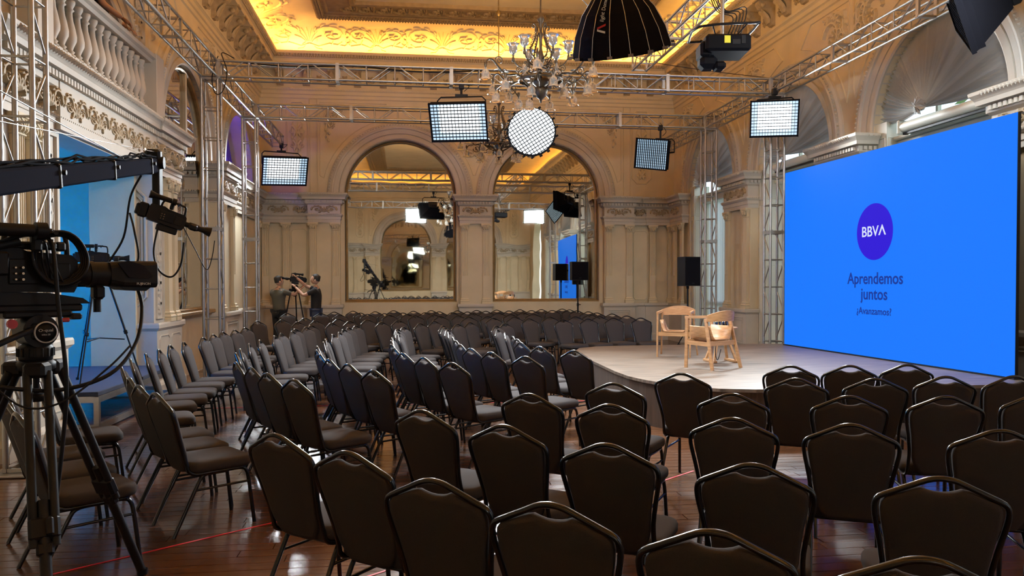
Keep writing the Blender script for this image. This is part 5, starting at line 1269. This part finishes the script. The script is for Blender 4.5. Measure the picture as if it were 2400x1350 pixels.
q = MB(); q.box((.10, -.09, .10), (.04, .02, .02), bev=.005); q.build('brake_lever', 'red', t); q = MB(); q.tube([(-.13, -.09, .09), (-.13, -.11, .09)], .022, 10); q.build('tension_knob', 'red', t)
tvcamera('big television camera with a box lens in the left foreground', (TP[0], TP[1], 1.512), H1, s=.92)
def cable(label, pts, r=.009, m='black'):
    q = MB(); q.tube(smooth_path(pts, 7), r, 6); return tag(q.build('cable', m), label, 'cable')
cable('thick black cable that hangs in a long bow from the foreground camera to the floor', [(-1.70, 3.98, 1.86), (-1.66, 3.93, 1.80), (-1.63, 3.90, 1.55), (-1.60, 3.90, 1.2), (-1.62, 3.9, .9), (-1.66, 3.86, .5), (-1.72, 3.75, .10), (-1.9, 3.6, .012), (-2.4, 3.4, .012)], .010)
cable('black cable that loops from the foreground lens down past the tripod crown', [(-1.46, 4.42, 1.66), (-1.42, 4.40, 1.52), (-1.42, 4.3, 1.34), (-1.48, 4.12, 1.20), (-1.66, 3.98, 1.14), (-1.86, 3.82, 1.18), (-2.05, 3.7, 1.26), (-2.25, 3.6, 1.30)], .010)
cable('thin black cable sagging in front of the foreground tripod crown', [(-2.0, 3.75, 1.30), (-1.9, 3.76, 1.24), (-1.75, 3.80, 1.09), (-1.60, 3.86, 1.10), (-1.45, 4.0, 1.24), (-1.38, 4.1, 1.34)], .005)
# camera on the platform in the gallery opening
PF = thing('platform', 'low camera platform with blue grey carpet and aluminium frame in the left opening', 'platform')
q = MB(); q.box((-4.5, 10.5, .43), (2.2, 2.85, .05), bev=.006); q.build('deck', 'carpet', PF)
q = MB()
for z in (.37, .06):
    q.box((-3.42, 10.5, z), (.05, 2.85, .07)); q.box((-4.5, 9.1, z), (2.2, .05, .07)); q.box((-4.5, 11.9, z), (2.2, .05, .07))
q.build('rail', 'alu', PF)
for x in (-3.42, -4.5, -5.55):
    for y in (9.1, 10.5, 11.9): q = MB(); q.box((x, y, .2), (.055, .055, .4)); q.build('leg', 'alu', PF)
tripod('slim black tripod on the blue carpeted platform', (-3.72, 10.0, .455), 1.27, ((.42, .18), (-.06, -.44), (-.36, .26)), r=.014, dual=False, head=True)
tvcamera('television camera on the slim tripod in front of the blue lit room', (-3.72, 10.0, 1.825), radians(18), s=.64, big=False, coil=False, wedge=False)
# jib crane
JA, JB_ = V((-1.56, .60, 1.56)), V((-2.075, 6.75, 2.615))
t = thing('jib_crane', 'black jib crane arm reaching in from the left above the big camera', 'camera crane')
ax = (JB_-JA).normalized(); yv = V((0, 0, 1)).cross(ax).normalized(); zv = ax.cross(yv)
MJ = MX(((ax.x, yv.x, zv.x, JA.x), (ax.y, yv.y, zv.y, JA.y), (ax.z, yv.z, zv.z, JA.z), (0, 0, 0, 1))); LJ = (JB_-JA).length
q = MB(); q.box((LJ/2-.4, 0, 0), (LJ+.8, .085, .118), MJ, bev=.012); q.build('arm', 'gunmetal', t)
for k in range(4):
    q = MB(); x = LJ-.25-1.05*k; q.box((x, 0, 0), (.035, .10, .132), MJ, bev=.008); q.tube([(x, -.055, .02), (x, -.075, .02)], .014, 8, T=MJ); q.build('clamp', 'black', t)
for k in range(4):
    q = MB(); q.tube([MJ @ V((LJ*i/40+.1, -.03+.02*k+.012*sin(i*1.7+k), .075+.012*sin(i*.9+k*2)+(.02 if i % 9 == 0 else 0))) for i in range(0, 40)], .007, 5); q.build('cable', 'blackmatte', t)
q = MB(); q.box((LJ+.02, 0, .05), (.10, .12, .16), MJ, bev=.02); q.tube([MJ @ V((LJ+.02, -.08, .02)), MJ @ V((LJ+.02, .08, .02))], .05, 14); q.build('tip_joint', 'black', t)
q = MB(); q.prism([(.02, .14), (.07, .13), (.09, -.04), (.05, -.07), (.01, .02)], -.075, -.065, MJ @ MX.Translation((LJ, 0, 0)) @ MX.Rotation(pi/2, 4, 'X')); q.build('tip_plate', 'copper', t)
tip = JB_+V((.02, .03, 0))
q = MB(); q.box((tip.x, tip.y, tip.z-.19), (.06, .10, .46), bev=.01); q.build('drop_post', 'black', t)
q = MB(); q.tube([MJ @ V((LJ-.9, 0, .07)), MJ @ V((2.2, .05, .62)), MJ @ V((1.2, 0, .75))], .004, 4); q.tube([MJ @ V((LJ-.05, -.02, .11)), MJ @ V((3.0, -.02, .28))], .003, 4); q.build('stay_wire', 'steel', t)
q = MB()
for k in range(3):
    a = 2*pi*k/3; q.tube([(-1.62+.06*cos(a), 1.4+.06*sin(a), 1.3), (-1.62+.62*cos(a), 1.4+.62*sin(a), .02)], .024, 8)
q.tube([(-1.62, 1.4, 1.2), (-1.62, 1.4, 1.72)], .045, 12); q.build('pedestal', 'black', t)
q = MB(); q.tube([MJ @ V((-.35, -.16, 0)), MJ @ V((-.35, .16, 0))], .13, 18); q.build('counterweight', 'black', t)
tvcamera('television camera hanging nose down from the tip of the jib crane', (-1.965, 6.66, 2.05), radians(24), radians(17), .62, big=False, coil=False, wedge=False)
cable('black cable loop hanging from the jib arm to the hanging camera', [MJ @ V((LJ-.55, -.03, -.06)), (-2.09, 6.25, 2.3), (-2.16, 6.3, 2.0), (-2.28, 6.3, 1.78), (-2.24, 6.36, 1.72), (-2.1, 6.42, 1.82), (-2.12, 6.42, 2.05), (-2.18, 6.5, 2.2)], .008)
cable('second black cable loop under the jib camera', [(-2.0, 6.6, 2.1), (-2.02, 6.55, 1.9), (-1.98, 6.55, 1.75), (-1.90, 6.6, 1.70), (-1.84, 6.64, 1.80), (-1.82, 6.66, 1.98)], .008)
cable('thin cables dangling under the jib camera lens', [(-1.82, 6.66, 2.1), (-1.74, 6.7, 1.92), (-1.66, 6.72, 1.76), (-1.62, 6.74, 1.86), (-1.60, 6.75, 2.0)], .004)
cable('black cables looped round the second left truss upright', [(-3.16, 13.7, 5.45), (-3.25, 13.66, 5.1), (-3.2, 13.64, 4.82), (-3.08, 13.66, 4.86), (-3.02, 13.7, 5.2), (-3.1, 13.7, 5.5), (-2.9, 13.7, 5.42)], .008)
cable('thin black cable strung from the dome softbox to the right wall', [(2.2, 10.0, 5.35), (3.4, 12.0, 5.32), (4.2, 13.6, 5.6), (5.4, 13.75, 5.5), (6.6, 13.8, 5.42)], .006)
cable('dark cables lying along the nearer cross truss', [(-3.0, 13.82, 5.40), (-2.0, 13.88, 5.36), (-1.0, 13.86, 5.40), (0.2, 13.9, 5.35), (1.4, 13.86, 5.40)], .014)

# ---------------------------------------------------------------- people
def skin_mesh(name, J, E, m):
    """continuous skinned surface: J name -> (pos, radius), E edges; returned as plain verts/faces"""
    idx = {k: i for i, k in enumerate(J)}; me = D.meshes.new(name); me.from_pydata([J[k][0] for k in J], [(idx[a], idx[b]) for a, b in E], []); o = D.objects.new(name, me); COL.objects.link(o)
    md = o.modifiers.new('skin', 'SKIN'); md.use_smooth_shade = True
    for i, k in enumerate(J):
        r = J[k][1]; me.skin_vertices[0].data[i].radius = r if isinstance(r, tuple) else (r, r)
    me.skin_vertices[0].data[0].use_root = True
    sb = o.modifiers.new('sub', 'SUBSURF'); sb.levels = 2; sb.render_levels = 2
    dg = bpy.context.evaluated_depsgraph_get(); dg.update(); ev = o.evaluated_get(dg); m2 = ev.to_mesh()
    vs = [tuple(v.co) for v in m2.vertices]; fs = [tuple(p.vertices) for p in m2.polygons]; ev.to_mesh_clear(); D.objects.remove(o); D.meshes.remove(me)
    return vs, fs
def person(label, loc, rz, aL, aR, shirt, pants, head=(0, 0), hair=True, sc=1.0):
    """local +Y forward, +X to the person's right; aL/aR = (elbow, wrist) of each arm"""
    t = thing('person', label, 'person', loc, rz); t.scale = (sc, sc, sc)
    J = {'pelvis': ((0, 0, .96), (.13, .10)), 'waist': ((0, .0, 1.12), (.12, .09)), 'chest': ((0, -.01, 1.30), (.14, .10)), 'upper': ((0, -.015, 1.41), (.10, .08)), 'neck': ((0, .0, 1.50), .055), 'head0': ((0, .015, 1.56), .06)}
    E = [('pelvis', 'waist'), ('waist', 'chest'), ('chest', 'upper'), ('upper', 'neck'), ('neck', 'head0')]
    for s, A, n in ((-1, aL, 'L'), (1, aR, 'R')):
        J['sh'+n] = ((s*.185, -.01, 1.415), .06); J['el'+n] = (A[0], .042); J['wr'+n] = (A[1], .028)
        mid = tuple((V(J['el'+n][0])*.45+V(J['wr'+n][0])*.55)); J['fo'+n] = (mid, .038)
        E += [('upper', 'sh'+n), ('sh'+n, 'el'+n), ('el'+n, 'fo'+n), ('fo'+n, 'wr'+n)]
        J['hip'+n] = ((s*.10, 0, .90), .095); J['kn'+n] = ((s*.115, .02, .50), .058); J['an'+n] = ((s*.12, -.01, .09), .04)
        E += [('pelvis', 'hip'+n), ('hip'+n, 'kn'+n), ('kn'+n, 'an'+n)]
    vs, fs = skin_mesh('body', J, E, 'skin'); q = MB(); q.add(vs, fs, 0, True)
    yaw_, nod = head; Hm = MX.Translation((0, .02, 1.60)) @ MX.Rotation(yaw_, 4, 'Z') @ MX.Rotation(nod, 4, 'X')
    prof = [(-.075, .035, .045), (-.05, .058, .07), (-.02, .068, .086), (.02, .072, .094), (.06, .074, .098), (.10, .068, .09), (.13, .05, .066), (.148, .022, .03)]
    rings = []
    for z, a, b in prof:
        rings.append([(a*cos(k*pi/8), b*sin(k*pi/8)+.008+(.018 if k == 4 and abs(z) < .03 else 0)+(.006 if k == 4 and z == -.05 else 0), z+.04) for k in range(16)])
    q.loft(rings, 0, Hm)
    for s in (-1, 1): q.lathe([(0, -.01), (.022, -.008), (.026, 0), (.018, .01), (0, .012)], 10, Hm @ MX.Translation((s*.076, -.005, .045)) @ MX.Rotation(pi/2, 4, 'Y') @ MX.Scale(1.5, 4, (1, 0, 0)))
    for s, A in ((-1, aL), (1, aR)):               # hands: palm, four fingers and a thumb, slightly curled
        e, w = V(A[0]), V(A[1]); d = (w-e).normalized(); side = d.cross(V((0, 0, 1))).normalized() if abs(d.z) < .95 else V((1, 0, 0)); up = side.cross(d)
        q.loft([[w+d*f+side*a*k+up*b*k2 for a, b in ((-.03, -.012), (.03, -.012), (.03, .012), (-.03, .012))] for f, k, k2 in ((-.005, .75, 1), (.04, 1.2, 1), (.085, 1.25, .8))], 0, smooth=True)
        for k in range(4):
            b0 = w+d*.08+side*(.03-.02*k); L = (.06, .072, .076, .068)[k]; q.tube([b0, b0+d*L*.5-up*.006, b0+d*L*.85-up*.026], [.0095, .0088, .006], 6)
        b0 = w+d*.03-side*.034*s; q.tube([b0, b0+d*.03-side*.022*s-up*.008, b0+d*.058-side*.022*s-up*.02], [.011, .010, .007], 6)
    q.build('body', 'skin', t)
    Js = {'waist0': ((0, 0, .90), (.175, .14)), 'waist': ((0, .0, 1.10), (.165, .135)), 'chest': ((0, -.01, 1.30), (.185, .145)), 'upper': ((0, -.015, 1.44), (.165, .125)), 'collar': ((0, -.005, 1.50), .075)}
    Es = [('waist0', 'waist'), ('waist', 'chest'), ('chest', 'upper'), ('upper', 'collar')]
    for s, A, n in ((-1, aL, 'L'), (1, aR, 'R')):
        Js['sh'+n] = ((s*.19, -.01, 1.415), .075); m = V((s*.185, -.01, 1.415)).lerp(V(A[0]), .72); Js['sl'+n] = (tuple(m), .062); Es += [('upper', 'sh'+n), ('sh'+n, 'sl'+n)]
    vs, fs = skin_mesh('shirt', Js, Es, shirt); MB().add(vs, fs, 0, True).build('shirt', shirt, t)
    Jp = {'pelvis': ((0, 0, .95), (.135, .115))}; Ep = []
    for s, n in ((-1, 'L'), (1, 'R')):
        Jp['hip'+n] = ((s*.10, 0, .90), .108); Jp['kn'+n] = ((s*.115, .02, .50), .075); Jp['an'+n] = ((s*.12, -.01, .07), .062); Ep += [('pelvis', 'hip'+n), ('hip'+n, 'kn'+n), ('kn'+n, 'an'+n)]
    vs, fs = skin_mesh('trousers', Jp, Ep, pants); MB().add(vs, fs, 0, True).build('trousers', pants, t)
    for s in (-1, 1):
        q = MB(); q.loft([[(s*.12+x*k, .05+y*k2, z) for x, y in rrect(.09, .27, .04, 3)] for z, k, k2 in ((0.001, 1, 1), (.03, 1.02, 1.02), (.06, .9, .9), (.085, .7, .55))], smooth=True); q.build('shoe', 'black', t)
    q = MB(); rings = []
    for z, k in ((.0, 1.04), (.05, 1.07), (.09, 1.08), (.13, 1.1), (.155, .85), (.168, .35)):
        a, b = (.072, .094) if z < .1 else ((.066, .088) if z < .14 else (.05, .065))
        rings.append([(a*k*cos(g), b*k*sin(g)-.004 if sin(g) < .35 or z > .10 else b*.86*sin(g), z+.045) for g in [j*pi/8 for j in range(16)]])
    q.loft(rings, 0, Hm, cap0=False); q.build('hair', 'hair', t)
    return t
person('person in a grey green T-shirt seen from behind, reaching up to the far camera', (-3.16, 19.62, 0), radians(-38), ((-.20, .30, 1.36), (.02, .50, 1.50)), ((.30, .22, 1.34), (.30, .44, 1.50)), 'tshirt', 'blackpants', head=(radians(-20), radians(12)), sc=1.01)
person('person in black T-shirt and jeans in profile, arms raised to the far camera', (-2.28, 19.66, 0), radians(88), ((-.22, .26, 1.30), (-.10, .46, 1.50)), ((.20, .26, 1.52), (.06, .46, 1.72)), 'blackshirt', 'jeans', head=(0, radians(10)), sc=1.03)
tripod('black tripod between the two cameramen at the back', (-2.80, 19.78, 0), 1.50, ((.36, -.2), (-.36, -.16), (0, .42)), r=.016, dual=False)
tvcamera('television camera between the two cameramen at the back', (-2.80, 19.78, 1.60), radians(205), radians(-6), .66, big=False, coil=False, wedge=False)
person('person in black clothes standing at the gallery balustrade, cut off by the picture edge', (-4.13, 11.2, 4.052), radians(-80), ((-.26, .10, 1.15), (-.18, .30, 1.02)), ((.26, .10, 1.15), (.18, .30, 1.02)), 'blackshirt', 'blackpants', sc=1.1)
